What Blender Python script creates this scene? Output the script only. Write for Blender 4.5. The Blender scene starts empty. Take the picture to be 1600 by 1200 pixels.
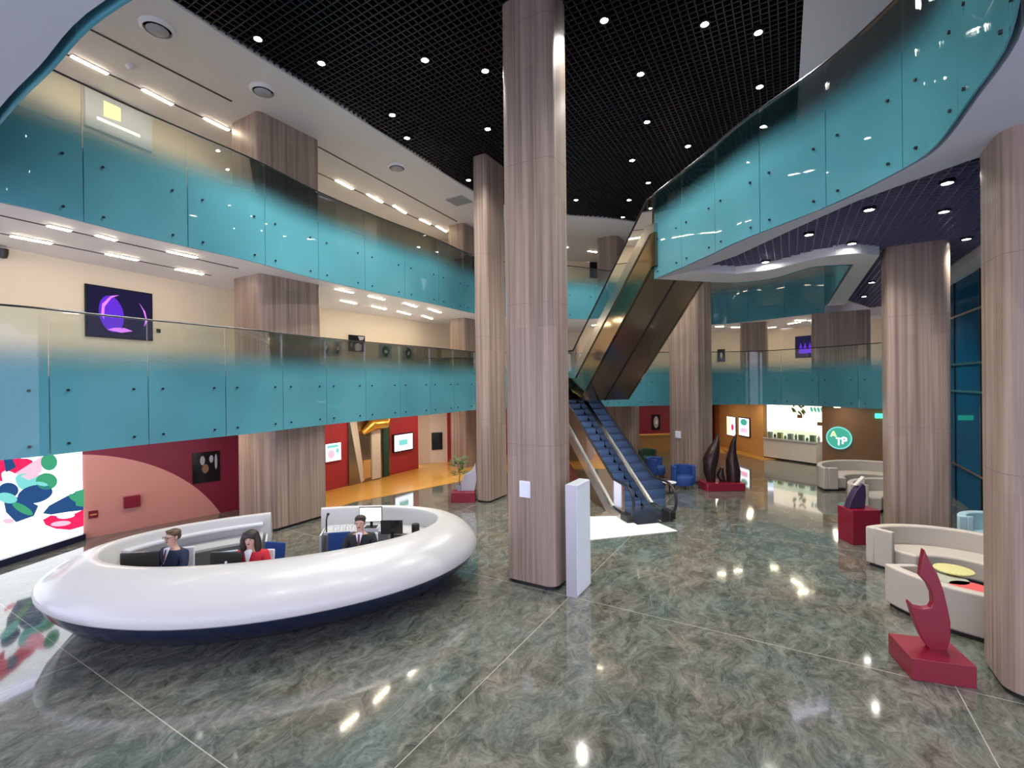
import bpy, bmesh, math, random
from mathutils import Vector, Matrix
random.seed(7)
C = bpy.context.scene.collection
# ------------------------------------------------------------------ camera
H = 3.75
F = 740.0
cam_d = bpy.data.cameras.new('camera'); cam = bpy.data.objects.new('camera', cam_d); C.objects.link(cam)
cam_d.sensor_width = 36; cam_d.lens = F/1600*36; cam_d.clip_end = 200
R = (Matrix.Rotation(math.radians(89.845), 4, 'X') @ Matrix.Rotation(math.radians(-0.65), 4, 'Z'))
cam.matrix_world = Matrix.Translation((0, 0, H)) @ R
bpy.context.scene.camera = cam
# ------------------------------------------------------------------ world and exposure
w = bpy.data.worlds.new('world'); bpy.context.scene.world = w; w.use_nodes = True
w.node_tree.nodes['Background'].inputs[0].default_value = (0.76, 0.76, 1.0, 1)
w.node_tree.nodes['Background'].inputs[1].default_value = 2.0
vs = bpy.context.scene.view_settings
vs.view_transform = 'Standard'; vs.look = 'None'; vs.gamma = 1; vs.use_curve_mapping = False
vs.exposure = 0.62
SPOT_W = 300.0
STRIP_E = 34.0
# ------------------------------------------------------------------ measuring helpers (survey of the place)
def rayd(px, py):
    return R.to_3x3() @ Vector(((px-800)/F, (600-py)/F, -1))
def W(px, py, z=0.0):
    d = rayd(px, py); t = (z-H)/d.z
    return Vector((d.x*t, d.y*t, z))
def WV(px, py, p0, dr):
    """point of the vertical plane through p0 along dr"""
    d = rayd(px, py); n = Vector((-dr[1], dr[0], 0)); t = (n.x*p0[0]+n.y*p0[1])/(n.x*d.x+n.y*d.y)
    return Vector((d.x*t, d.y*t, H+d.z*t))
def WD(px, py, Y):
    d = rayd(px, py); t = Y/d.y
    return Vector((d.x*t, Y, H+d.z*t))
UA = math.atan2(.862, .507)
U = Vector((math.cos(UA), math.sin(UA), 0)); V = Vector((-math.sin(UA), math.cos(UA), 0))
Z1, F1, R1 = 2.65, 3.95, 5.05      # first floor: soffit, floor, rail
Z2, F2, R2 = 6.65, 7.95, 9.05      # second floor
ZC = 10.84                         # ceiling
# ------------------------------------------------------------------ materials
def new_mat(name):
    m = bpy.data.materials.new(name); m.use_nodes = True
    return m, m.node_tree, m.node_tree.nodes['Principled BSDF']
def pr(name, col, rough=.5, metal=0, emit=None, es=0, spec=.5, coat=0, bump=0, bscale=20, var=0, vscale=3):
    m, nt, b = new_mat(name); N = nt.nodes; L = nt.links
    b.inputs['Base Color'].default_value = (*col, 1)
    b.inputs['Roughness'].default_value = rough; b.inputs['Metallic'].default_value = metal
    b.inputs['Specular IOR Level'].default_value = spec; b.inputs['Coat Weight'].default_value = coat
    if emit: b.inputs['Emission Color'].default_value = (*emit, 1); b.inputs['Emission Strength'].default_value = es
    if bump or var:
        tc = N.new('ShaderNodeTexCoord'); nz = N.new('ShaderNodeTexNoise')
        nz.inputs['Scale'].default_value = bscale; nz.inputs['Detail'].default_value = 3
        L.new(tc.outputs['Object'], nz.inputs['Vector'])
        if bump:
            bp = N.new('ShaderNodeBump'); bp.inputs['Strength'].default_value = bump; bp.inputs['Distance'].default_value = .01
            L.new(nz.outputs['Fac'], bp.inputs['Height']); L.new(bp.outputs['Normal'], b.inputs['Normal'])
        if var:
            n2 = N.new('ShaderNodeTexNoise'); n2.inputs['Scale'].default_value = vscale; L.new(tc.outputs['Object'], n2.inputs['Vector'])
            mx = N.new('ShaderNodeMix'); mx.data_type = 'RGBA'
            mx.inputs['A'].default_value = (*[c*(1-var) for c in col], 1); mx.inputs['B'].default_value = (*[min(1, c*(1+var)) for c in col], 1)
            L.new(n2.outputs['Fac'], mx.inputs['Factor']); L.new(mx.outputs['Result'], b.inputs['Base Color'])
    return m
def ramp(nt, pts):
    r = nt.nodes.new('ShaderNodeValToRGB'); e = r.color_ramp.elements
    while len(e) < len(pts): e.new(.5)
    for q, (p, c) in zip(e, pts): q.position = p; q.color = (*c, 1)
    return r
def math_n(nt, op, a, b=None, c=None):
    n = nt.nodes.new('ShaderNodeMath'); n.operation = op
    for i, v in enumerate((a, b, c)):
        if v is None: continue
        if hasattr(v, 'is_output'): nt.links.new(v, n.inputs[i])
        else: n.inputs[i].default_value = v
    return n.outputs[0]
def wood(name, ca, cb, rough=.42, seam=True):
    m, nt, b = new_mat(name); N = nt.nodes; L = nt.links
    tc = N.new('ShaderNodeTexCoord')
    mp = N.new('ShaderNodeMapping'); L.new(tc.outputs['Object'], mp.inputs[0])
    m2 = N.new('ShaderNodeMapping'); m2.inputs['Scale'].default_value = (14, 14, .22); L.new(mp.outputs[0], m2.inputs[0])
    nz = N.new('ShaderNodeTexNoise'); nz.inputs['Scale'].default_value = 1.0; nz.inputs['Detail'].default_value = 5; nz.inputs['Roughness'].default_value = .62
    L.new(m2.outputs[0], nz.inputs['Vector'])
    r = ramp(nt, [(.34, ca), (.68, cb)]); L.new(nz.outputs['Fac'], r.inputs[0])
    # boards 0.3 m wide with their own tone
    m3 = N.new('ShaderNodeMapping'); m3.inputs['Scale'].default_value = (4.2, 4.2, .42); L.new(mp.outputs[0], m3.inputs[0])
    fl = N.new('ShaderNodeVectorMath'); fl.operation = 'FLOOR'; L.new(m3.outputs[0], fl.inputs[0])
    wn = N.new('ShaderNodeTexWhiteNoise'); L.new(fl.outputs[0], wn.inputs['Vector'])
    f = math_n(nt, 'MULTIPLY_ADD', wn.outputs['Value'], .16, .9)
    hs = N.new('ShaderNodeHueSaturation'); L.new(r.outputs[0], hs.inputs['Color']); L.new(f, hs.inputs['Value'])
    L.new(hs.outputs[0], b.inputs['Base Color']); b.inputs['Roughness'].default_value = rough
    return m
M = {}
M['wood'] = wood('pale walnut veneer', (.21, .15, .115), (.42, .315, .26))
M['joint'] = pr('veneer joint', (.20, .145, .12), .5)
M['white'] = pr('white paint', (.78, .78, .80), .55, var=.02)
M['softgrey'] = pr('pale grey blue paint', (.50, .53, .60), .6, var=.02)
M['soffit'] = pr('white plasterboard', (.74, .73, .74), .6, var=.02)
M['cream'] = pr('cream plaster', (.80, .70, .55), .6, var=.03, vscale=1)
M['maroon'] = pr('maroon panel', (.22, .012, .035), .45, var=.08)
M['red'] = pr('red panel', (.42, .035, .045), .4, var=.06)
M['orangewall'] = pr('orange timber panel', (.66, .36, .12), .45, var=.08)
M['brownwall'] = pr('brown timber panel', (.22, .12, .06), .45, var=.08)
M['grille'] = pr('black lacquered grille', (.016, .013, .018), .35, spec=.4)
M['grille_blue'] = pr('black violet grille', (.12, .11, .20), .35, spec=.5)
M['void'] = pr('black plenum', (.006, .005, .007), .9)
M['black'] = pr('black rubber', (.012, .012, .014), .4)
M['darkmetal'] = pr('dark metal', (.05, .055, .06), .3, .8)
M['steel'] = pr('brushed steel', (.55, .55, .53), .22, 1)
M['bronze'] = pr('bronze mirror cladding', (.34, .27, .19), .09, 1, bump=.35, bscale=1.6)
M['bronze_dark'] = pr('dark bronze underside', (.30, .235, .175), .2, .9, bump=.3, bscale=1.2)
M['desk'] = pr('white solid surface', (.56, .56, .55), .3, coat=.25, spec=.5)
M['desk_in'] = pr('pale grey laminate', (.62, .64, .68), .45, var=.03)
M['navy'] = pr('navy gloss plinth', (.008, .014, .05), .22, coat=.4)
M['redpaint'] = pr('crimson lacquer', (.215, .004, .022), .35, coat=.3, var=.05)
M['sofa'] = pr('taupe leather', (.50, .45, .39), .5, bump=.15, bscale=60, var=.04)
M['sofa_blue'] = pr('pale blue and blue-lit leather', (.42, .60, .66), .5, bump=.15, bscale=60, var=.04)  # real chair colour; on the facade sofa it carries painted teal light
M['bluefab'] = pr('royal blue fabric', (.015, .06, .25), .7, bump=.3, bscale=90, var=.1)
M['greenfab'] = pr('dark green fabric', (.02, .06, .035), .7, bump=.3, bscale=90, var=.1)
M['bronze_art'] = pr('dark patinated bronze', (.05, .03, .028), .28, .6, bump=.5, bscale=9, var=.5, vscale=5)
M['violet_art'] = pr('dark violet bronze', (.05, .03, .075), .4, .3, bump=.3, bscale=9, var=.3)
M['kiosk'] = pr('white marble slab', (.74, .80, .88), .25, coat=.3, var=.06, vscale=2)
M['kiosk_edge'] = pr('satin silver edge', (.52, .50, .56), .35, .4)
M['plate'] = pr('white plastic', (.82, .83, .9), .4)
M['screen_black'] = pr('black glass', (.01, .01, .012), .12)
M['skin'] = pr('skin', (.55, .33, .25), .5, var=.05)
M['hair'] = pr('dark brown hair', (.025, .014, .01), .55, bump=.4, bscale=60)
M['hair_brown'] = pr('brown hair', (.10, .055, .03), .55, bump=.4, bscale=60)
M['suit'] = pr('navy suit wool', (.012, .02, .06), .75)
M['suit_black'] = pr('black suit wool', (.014, .017, .02), .75)
M['redjacket'] = pr('bright red jacket', (.55, .01, .025), .65)
M['shirt'] = pr('white shirt', (.75, .76, .82), .7)
M['tie'] = pr('dark red tie', (.12, .02, .06), .6)
M['gold'] = pr('gold leaf', (.85, .50, .10), .3, .8)
M['mat'] = pr('white metal landing', (.80, .82, .80), .4, var=.04)
M['step'] = pr('blue grey step', (.10, .17, .32), .4, .3)
M['tread'] = pr('dark tread', (.045, .08, .17), .45, .3)
M['leaf'] = pr('green leaf', (.07, .20, .04), .5, var=.3)
M['orangefloor'] = pr('amber parquet', (.62, .33, .06), .28, coat=.3, var=.1, vscale=2)
M['yellowtop'] = pr('yellow lacquer', (.75, .70, .30), .35, coat=.2)
M['greytop'] = pr('grey green lacquer', (.45, .47, .38), .35, coat=.2)
M['coraltop'] = pr('coral lacquer', (.80, .13, .12), .35, coat=.2)
M['diff'] = pr('grey diffuser', (.36, .38, .42), .5)
M['shopwhite'] = pr('pale counter front', (.72, .66, .56), .4, var=.03)
def emi(name, col, s):
    m = bpy.data.materials.new(name); m.use_nodes = True; nt = m.node_tree; nt.nodes.clear()
    e = nt.nodes.new('ShaderNodeEmission'); e.inputs[0].default_value = (*col, 1); e.inputs[1].default_value = s
    o = nt.nodes.new('ShaderNodeOutputMaterial'); nt.links.new(e.outputs[0], o.inputs[0]); return m
M['strip'] = emi('warm strip lamp', (1, .84, .62), STRIP_E)
M['strip_g'] = emi('warm ground strip lamp', (1, .82, .60), 16)
M['spot'] = emi('spot lamp face', (1, .97, .9), 60)
def led(name, col, s): M[name] = emi(name, col, s)
led('led_white', (.92, .96, 1), 1.6); led('led_red', (.75, .02, .10), .9); led('led_blue', (.03, .10, .28), .6)
led('led_green', (.06, .38, .20), .7); led('led_cyan', (.2, .65, .62), .8); led('led_pink', (.9, .35, .45), 1.2)
led('led_purple', (.12, .03, .6), .8); led('led_magenta', (.55, .16, .75), 1.1); led('led_dark', (.012, .01, .035), 1)
led('led_yellow', (.9, .85, .3), 1.4); led('led_warm', (1, .82, .60), .95); led('led_lime', (.5, .9, .3), 1.3)
led('led_teal', (.08, .50, .36), .6); led('led_exit', (.05, .9, .45), 2.0); led('led_cream', (1, .9, .75), 1.2)
def glassmat(name, z0, band=1.18, fade=2.0, teal=(.13, .44, .52)):
    m = bpy.data.materials.new(name); m.use_nodes = True; nt = m.node_tree; nt.nodes.clear(); N = nt.nodes; L = nt.links
    out = N.new('ShaderNodeOutputMaterial'); geo = N.new('ShaderNodeTexCoord')
    sx = N.new('ShaderNodeSeparateXYZ'); L.new(geo.outputs['Object'], sx.inputs[0])
    mr = N.new('ShaderNodeMapRange'); mr.interpolation_type = 'SMOOTHSTEP'
    mr.inputs['From Min'].default_value = z0+band; mr.inputs['From Max'].default_value = z0+fade
    mr.inputs['To Min'].default_value = .96; mr.inputs['To Max'].default_value = .015
    L.new(sx.outputs['Z'], mr.inputs['Value'])
    nz = N.new('ShaderNodeTexNoise'); nz.inputs['Scale'].default_value = .35; L.new(geo.outputs['Object'], nz.inputs['Vector'])
    rc = ramp(nt, [(.3, tuple(c*.85 for c in teal)), (.7, tuple(min(1, c*1.15) for c in teal))]); L.new(nz.outputs['Fac'], rc.inputs[0])
    tr = N.new('ShaderNodeBsdfTransparent'); tr.inputs[0].default_value = (.94, .985, .965, 1)
    di = N.new('ShaderNodeBsdfDiffuse'); L.new(rc.outputs[0], di.inputs[0])
    tl = N.new('ShaderNodeBsdfTranslucent'); L.new(rc.outputs[0], tl.inputs[0])
    dm = N.new('ShaderNodeMixShader'); dm.inputs[0].default_value = .3; L.new(di.outputs[0], dm.inputs[1]); L.new(tl.outputs[0], dm.inputs[2])
    mx = N.new('ShaderNodeMixShader'); L.new(mr.outputs[0], mx.inputs[0]); L.new(tr.outputs[0], mx.inputs[1]); L.new(dm.outputs[0], mx.inputs[2])
    gl = N.new('ShaderNodeBsdfGlossy'); gl.inputs['Roughness'].default_value = .02
    fr = N.new('ShaderNodeFresnel'); fr.inputs[0].default_value = 1.5
    fm = math_n(nt, 'MULTIPLY', fr.outputs[0], .9)
    m2 = N.new('ShaderNodeMixShader'); L.new(fm, m2.inputs[0]); L.new(mx.outputs[0], m2.inputs[1]); L.new(gl.outputs[0], m2.inputs[2])
    L.new(m2.outputs[0], out.inputs[0]); return m
M['glass1'] = glassmat('frosted fade glass first floor', Z1)
M['glass2'] = glassmat('frosted fade glass second floor', Z2)
def clearglass(name, col, mixd=.08):
    m = bpy.data.materials.new(name); m.use_nodes = True; nt = m.node_tree; nt.nodes.clear(); N = nt.nodes; L = nt.links
    out = N.new('ShaderNodeOutputMaterial'); tr = N.new('ShaderNodeBsdfTransparent'); tr.inputs[0].default_value = (*col, 1)
    gl = N.new('ShaderNodeBsdfGlossy'); gl.inputs['Roughness'].default_value = .02
    fr = N.new('ShaderNodeFresnel'); fr.inputs[0].default_value = 1.5; f = math_n(nt, 'ADD', fr.outputs[0], mixd)
    mx = N.new('ShaderNodeMixShader'); L.new(f, mx.inputs[0]); L.new(tr.outputs[0], mx.inputs[1]); L.new(gl.outputs[0], mx.inputs[2])
    L.new(mx.outputs[0], out.inputs[0]); return m
M['clear'] = clearglass('clear greenish glass', (.80, .92, .86), .05)
M['facade'] = clearglass('deep blue facade glass', (.06, .30, .46), .0)
_nt = M['facade'].node_tree; _o = next(n for n in _nt.nodes if n.type == 'OUTPUT_MATERIAL')
_mx = next(n for n in _nt.nodes if n.type == 'MIX_SHADER'); _d = _nt.nodes.new('ShaderNodeBsdfDiffuse'); _d.inputs[0].default_value = (.012, .13, .27, 1)
_m2 = _nt.nodes.new('ShaderNodeMixShader'); _m2.inputs[0].default_value = .72; _nt.links.new(_mx.outputs[0], _m2.inputs[1]); _nt.links.new(_d.outputs[0], _m2.inputs[2]); _nt.links.new(_m2.outputs[0], _o.inputs[0])
# marble floor
def marble():
    m, nt, b = new_mat('grey green marble'); N = nt.nodes; L = nt.links
    tc = N.new('ShaderNodeTexCoord'); mp = N.new('ShaderNodeMapping'); mp.inputs['Rotation'].default_value = (0, 0, -UA); L.new(tc.outputs['Object'], mp.inputs[0])
    n0 = N.new('ShaderNodeTexNoise'); n0.inputs['Scale'].default_value = 1.1; n0.inputs['Detail'].default_value = 4; n0.inputs['Distortion'].default_value = .6; L.new(mp.outputs[0], n0.inputs['Vector'])
    vm = N.new('ShaderNodeVectorMath'); vm.operation = 'MULTIPLY_ADD'; L.new(n0.outputs['Color'], vm.inputs[0]); vm.inputs[1].default_value = (.9, .9, .9); L.new(mp.outputs[0], vm.inputs[2])
    n1 = N.new('ShaderNodeTexNoise'); n1.inputs['Scale'].default_value = 3.3; n1.inputs['Detail'].default_value = 14; n1.inputs['Roughness'].default_value = .82; n1.inputs['Distortion'].default_value = .5
    ms = N.new('ShaderNodeMapping'); ms.inputs['Rotation'].default_value = (0, 0, .5); ms.inputs['Scale'].default_value = (.75, 1.7, 1); L.new(vm.outputs[0], ms.inputs[0]); L.new(ms.outputs[0], n1.inputs['Vector'])
    r1 = ramp(nt, [(.32, (.026, .030, .026)), (.43, (.070, .078, .068)), (.52, (.125, .134, .120)), (.62, (.20, .205, .19)), (.74, (.38, .38, .36))]); L.new(n1.outputs['Fac'], r1.inputs[0])
    vo = N.new('ShaderNodeTexVoronoi'); vo.feature = 'DISTANCE_TO_EDGE'; vo.inputs['Scale'].default_value = 2.2; L.new(vm.outputs[0], vo.inputs['Vector'])
    vr = ramp(nt, [(0, (1, 1, 1)), (.018, (.35, .35, .35)), (.06, (0, 0, 0))]); L.new(vo.outputs['Distance'], vr.inputs[0])
    nb = N.new('ShaderNodeTexNoise'); nb.inputs['Scale'].default_value = .9; L.new(mp.outputs[0], nb.inputs['Vector'])
    vf = math_n(nt, 'MULTIPLY', math_n(nt, 'MULTIPLY', vr.outputs[0], nb.outputs['Fac']), .3)
    mx = N.new('ShaderNodeMix'); mx.data_type = 'RGBA'; L.new(vf, mx.inputs['Factor']); L.new(r1.outputs[0], mx.inputs['A']); mx.inputs['B'].default_value = (.40, .39, .36, 1)
    # tint patches
    rt = ramp(nt, [(.35, (.92, 1.02, .98)), (.65, (1.1, 1.0, .9))]); L.new(nb.outputs['Fac'], rt.inputs[0])
    mt = N.new('ShaderNodeMix'); mt.data_type = 'RGBA'; mt.blend_type = 'MULTIPLY'; mt.inputs['Factor'].default_value = 1; L.new(mx.outputs['Result'], mt.inputs['A']); L.new(rt.outputs[0], mt.inputs['B'])
    # joints
    sp = N.new('ShaderNodeSeparateXYZ'); L.new(mp.outputs[0], sp.inputs[0])
    p = W(890, 932); pu = p.dot(U); pv = p.dot(V)
    def joint(o, off, pitch, wd):
        a = math_n(nt, 'MODULO', math_n(nt, 'ADD', o, -off+pitch*20+pitch/2), pitch)
        return math_n(nt, 'LESS_THAN', math_n(nt, 'ABSOLUTE', math_n(nt, 'SUBTRACT', a, pitch/2)), wd)
    j = math_n(nt, 'MAXIMUM', joint(sp.outputs[0], pu, 5.06, .006), joint(sp.outputs[1], pv, 5.06, .006))
    jf = math_n(nt, 'MULTIPLY', joint(sp.outputs[0], pu, 1.265, .003), .0)
    mj = N.new('ShaderNodeMix'); mj.data_type = 'RGBA'; L.new(j, mj.inputs['Factor']); L.new(mt.outputs['Result'], mj.inputs['A']); mj.inputs['B'].default_value = (.40, .38, .32, 1)
    L.new(mj.outputs['Result'], b.inputs['Base Color'])
    b.inputs['Roughness'].default_value = .07; b.inputs['IOR'].default_value = 1.6
    b.inputs['Coat Weight'].default_value = .35; b.inputs['Coat Roughness'].default_value = .03
    return m
M['marble'] = marble()
# ------------------------------------------------------------------ mesh helpers
class MB:
    def __init__(s): s.v = []; s.f = []; s.m = []; s.mi = 0
    def add(s, vs_, fs):
        o = len(s.v); s.v += [tuple(v) for v in vs_]; s.f += [tuple(i+o for i in f) for f in fs]; s.m += [s.mi]*len(fs); return s
    def box(s, c, sz, rz=0, tilt=None):
        x, y, z = [q/2 for q in sz]; mt = Matrix.Rotation(rz, 3, 'Z')
        if tilt: mt = mt @ Matrix.Rotation(tilt, 3, 'X')
        vs_ = [Vector(c)+mt @ Vector((a*x, b*y, d*z)) for a, b, d in ((-1,-1,-1),(1,-1,-1),(1,1,-1),(-1,1,-1),(-1,-1,1),(1,-1,1),(1,1,1),(-1,1,1))]
        return s.add(vs_, [(3,2,1,0),(4,5,6,7),(0,1,5,4),(1,2,6,5),(2,3,7,6),(3,0,4,7)])
    def prism(s, poly, z0, z1):
        n = len(poly)
        a = sum(poly[i][0]*poly[(i+1) % n][1]-poly[(i+1) % n][0]*poly[i][1] for i in range(n))
        if a < 0: poly = list(reversed(poly))
        vs_ = [(p[0], p[1], z0) for p in poly]+[(p[0], p[1], z1) for p in poly]
        return s.add(vs_, [tuple(range(n-1, -1, -1)), tuple(range(n, 2*n))]+[(i, (i+1) % n, (i+1) % n+n, i+n) for i in range(n)])
    def hull(s, a, b):
        """join two same-length loops with caps"""
        n = len(a); return s.add(list(a)+list(b), [tuple(range(n-1, -1, -1)), tuple(range(n, 2*n))]+[(i, (i+1) % n, (i+1) % n+n, i+n) for i in range(n)])
    def tube(s, pts, r, n=8, closed=False):
        pts = [Vector(p) for p in pts]; rs = r if isinstance(r, (list, tuple)) else [r]*len(pts); o = len(s.v); k = len(pts)
        vs_ = []; up0 = None
        for i, p in enumerate(pts):
            if closed: t = pts[(i+1) % k]-pts[i-1]
            else: t = pts[min(i+1, k-1)]-pts[max(i-1, 0)]
            t.normalize(); ref = Vector((0, 0, 1)) if abs(t.z) < .95 else Vector((0, 1, 0))
            if up0 is not None and abs(up0.dot(t)) < .95: ref = up0
            a = t.cross(ref).normalized(); b = a.cross(t).normalized(); up0 = b
            vs_ += [p+rs[i]*(math.cos(q*2*math.pi/n)*a+math.sin(q*2*math.pi/n)*b) for q in range(n)]
        fs = []
        for i in range(k if closed else k-1):
            j = (i+1) % k
            fs += [(i*n+q, i*n+(q+1) % n, j*n+(q+1) % n, j*n+q) for q in range(n)]
        if not closed: fs += [tuple(range(n-1, -1, -1)), tuple((k-1)*n+q for q in range(n))]
        return s.add(vs_, fs)
    def lathe(s, prof, c=(0, 0, 0), n=24):
        c = Vector(c); vs_ = []; k = len(prof)
        for r, z in prof: vs_ += [c+Vector((r*math.cos(q*2*math.pi/n), r*math.sin(q*2*math.pi/n), z)) for q in range(n)]
        fs = [(i*n+q, i*n+(q+1) % n, (i+1)*n+(q+1) % n, (i+1)*n+q) for i in range(k-1) for q in range(n)]
        if prof[0][0] > 1e-4: fs.append(tuple(range(n-1, -1, -1)))
        if prof[-1][0] > 1e-4: fs.append(tuple((k-1)*n+q for q in range(n)))
        return s.add(vs_, fs)
    def ball(s, c, r, n=14, k=9):
        r = r if isinstance(r, (list, tuple)) else (r, r, r); c = Vector(c); vs_ = []
        for i in range(k+1):
            a = -math.pi/2+math.pi*i/k
            vs_ += [c+Vector((r[0]*math.cos(a)*math.cos(q*2*math.pi/n), r[1]*math.cos(a)*math.sin(q*2*math.pi/n), r[2]*math.sin(a))) for q in range(n)]
        return s.add(vs_, [(i*n+q, i*n+(q+1) % n, (i+1)*n+(q+1) % n, (i+1)*n+q) for i in range(k) for q in range(n)])
    def build(s, name, mats, parent=None, smooth=None, bevel=0, loc=None, rz=0):
        me = bpy.data.meshes.new(name); me.from_pydata(s.v, [], s.f)
        if not isinstance(mats, (list, tuple)): mats = [mats]
        for q in mats: me.materials.append(M[q] if isinstance(q, str) else q)
        for p, q in zip(me.polygons, s.m): p.material_index = q
        if smooth is not None:
            me.polygons.foreach_set('use_smooth', [True]*len(me.polygons))
            me.set_sharp_from_angle(angle=math.radians(smooth))
        me.update()
        o = bpy.data.objects.new(name, me); C.objects.link(o)
        if parent: o.parent = parent
        if loc is not None: o.location = loc; o.rotation_euler = (0, 0, rz)
        if bevel:
            b = o.modifiers.new('bevel', 'BEVEL'); b.width = bevel; b.segments = 3; b.limit_method = 'ANGLE'
        return o
def tag(o, label, cat, group=None):
    o['label'] = label; o['category'] = cat
    if group: o['group'] = group
    return o
def thing(name, label, cat, loc=(0, 0, 0), rz=0, group=None):
    o = bpy.data.objects.new(name, None); C.objects.link(o); o.empty_display_size = .2
    o.location = loc; o.rotation_euler = (0, 0, rz); return tag(o, label, cat, group)
def struct(o): o['kind'] = 'structure'; return o
def dup(root, loc, rz=0, label=None, group=None):
    r = root.copy(); C.objects.link(r); r.location = loc; r.rotation_euler = (0, 0, rz)
    if label: r['label'] = label
    if group: r['group'] = group
    for ch in list(root.children):
        c = ch.copy(); C.objects.link(c); c.parent = r
        for g in list(ch.children): d = g.copy(); C.objects.link(d); d.parent = c
    return r
def crom(pts, per=8):
    pts = [Vector((p[0], p[1])) for p in pts]; out = []
    P = [2*pts[0]-pts[1]]+pts+[2*pts[-1]-pts[-2]]
    for i in range(1, len(P)-2):
        a, b, c, d = P[i-1:i+3]
        for k in range(per):
            t = k/per; out.append(.5*((2*b)+(c-a)*t+(2*a-5*b+4*c-d)*t*t+(3*b-a-3*c+d)*t**3))
    out.append(pts[-1]); return out
def resample(pts, n):
    L_ = [0]
    for a, b in zip(pts, pts[1:]): L_.append(L_[-1]+(Vector(b)-Vector(a)).length)
    out = []; j = 0
    for i in range(n):
        t = L_[-1]*i/(n-1)
        while j < len(pts)-2 and L_[j+1] < t: j += 1
        k = (t-L_[j])/max(1e-9, L_[j+1]-L_[j]); out.append(Vector(pts[j]).lerp(Vector(pts[j+1]), k))
    return out
def clen(pts): return sum((Vector(b)-Vector(a)).length for a, b in zip(pts, pts[1:]))
def offset(pts, d):
    out = []; n = len(pts)
    for i in range(n):
        t = (pts[min(i+1, n-1)]-pts[max(i-1, 0)]).normalized(); out.append(pts[i]+d*Vector((-t.y, t.x)))
    return out
def rrect(cu, cv, r, n=5):
    """rounded rectangle half sizes"""
    out = []
    for sx, sy, a0 in ((1, 1, 0), (-1, 1, 90), (-1, -1, 180), (1, -1, 270)):
        for k in range(n+1):
            a = math.radians(a0+90*k/n); out.append((sx*(cu-r)+r*math.cos(a), sy*(cv-r)+r*math.sin(a)))
    return out
P2 = lambda v: Vector((v[0], v[1]))
# ------------------------------------------------------------------ key curves of the building (metres)
edge_px = [(0, 317), (100, 340), (200, 365), (300, 388), (400, 411), (497, 437), (600, 460), (680, 476), (742, 490)]
EL = [Vector((-9.6, 5.6))]+[P2(W(x, y, Z2)) for x, y in edge_px]
EL_back2 = [Vector((.3, 21.1)), P2(W(890, 498, Z2)), Vector((5.2, 23.0)), Vector((8, 24.1)), P2(W(1118, 507, Z2)), P2(W(1200, 499, Z2)), P2(W(1290, 488, Z2))]
E2 = crom(EL+EL_back2, 6)                       # second floor edge, left and back
E1L = crom(EL+[Vector((.2, 20.6)), Vector((1.1, 20.9))], 6)     # first floor edge, left
E1R = crom([Vector((2.95, 20.95)), Vector((5.2, 21.2)), Vector((8.0, 21.6)), Vector((10.8, 21.6)), Vector((12.4, 19.9)), Vector((13.4, 17.6)), Vector((14.4, 15.2))], 6)
WALL = [Vector(p) for p in ((-12.6, 4.6), (-10.9, 8.6), (-10.35, 10.0), (-8.85, 13.6), (-8.3, 14.9), (-7.1, 17.9), (-2.8, 24.2), (0, 26.4), (5, 28.2), (11, 29), (15.5, 27), (18.5, 22.5))]
near_px = [(0, 168), (60, 105), (165, 0)]
NR = [(1600, 41), (1525, 157), (1469, 229), (1412, 266), (1300, 321), (1165, 374), (1100, 404), (1026, 436)]
EN = crom([Vector((-9.6, 7.6)), Vector((-7.5, 6.35))]+[P2(W(x, y, Z2)) for x, y in near_px]+[Vector((-1, 2.8)), Vector((1.5, 2.55)), Vector((3.2, 3.0))]+[P2(W(x, y, Z2)) for x, y in NR], 6)
EB = [P2(W(x, y, Z2)) for x, y in ((1118, 441), (1158, 441), (1207, 435), (1245, 424), (1277, 416), (1334, 413), (1292, 478))]
_a = EB[-1]; EB = crom(EB[:-1], 4)+[_a]
FAC0 = P2(W(1520, 405, Z2)); FD = P2(U)
# ------------------------------------------------------------------ FLOOR
m = MB(); m.prism([(-16, -6), (24, -6), (24, 34), (-16, 34)], -.3, 0); fl = struct(m.build('floor', 'marble'))
ofl = [W(505, 800), W(552, 785), W(640, 768), W(712, 754), W(745, 745)]
m = MB(); m.prism([(p.x, p.y) for p in ofl]+[(3.5, 22.4), (5, 23.8), (5, 28.6), (-1, 26.6), (-3.2, 24.5), (-7.4, 16.2)], .001, .012)
struct(m.build('trim_1', 'orangefloor'))
m = MB(); m.prism([(W(1128, 703).x, W(1128, 703).y), (10.9, 24.2), (9.3, 27.8), (13, 27.8), (12.0, 26), (12.6, 22.4), (11.6, 22.0)], .001, .012); struct(m.build('trim_2', 'orangefloor'))
# ------------------------------------------------------------------ SLABS
def slab(name, a, b, z0, z1, mat, n=60, z0b=None):
    a = resample(a, n); b = resample(b, n); m = MB()
    m.prism([tuple(p) for p in a]+[tuple(p) for p in reversed(b)], z0, z1)
    return struct(m.build(name, mat))
WL1 = WALL[:8]
slab('trim_3', E1L, [Vector((-12.6, 4.6))]+WALL[1:9], Z1, F1, 'soffit')
slab('trim_4', E1R, [Vector((2.95, 28)), Vector((5, 28.2)), Vector((11, 29)), Vector((15.5, 27)), Vector((16.8, 20.6)), Vector((14.9, 16.4))], Z1, F1, 'soffit')
slab('trim_5', E2, WALL, Z2, F2, 'soffit')
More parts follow.
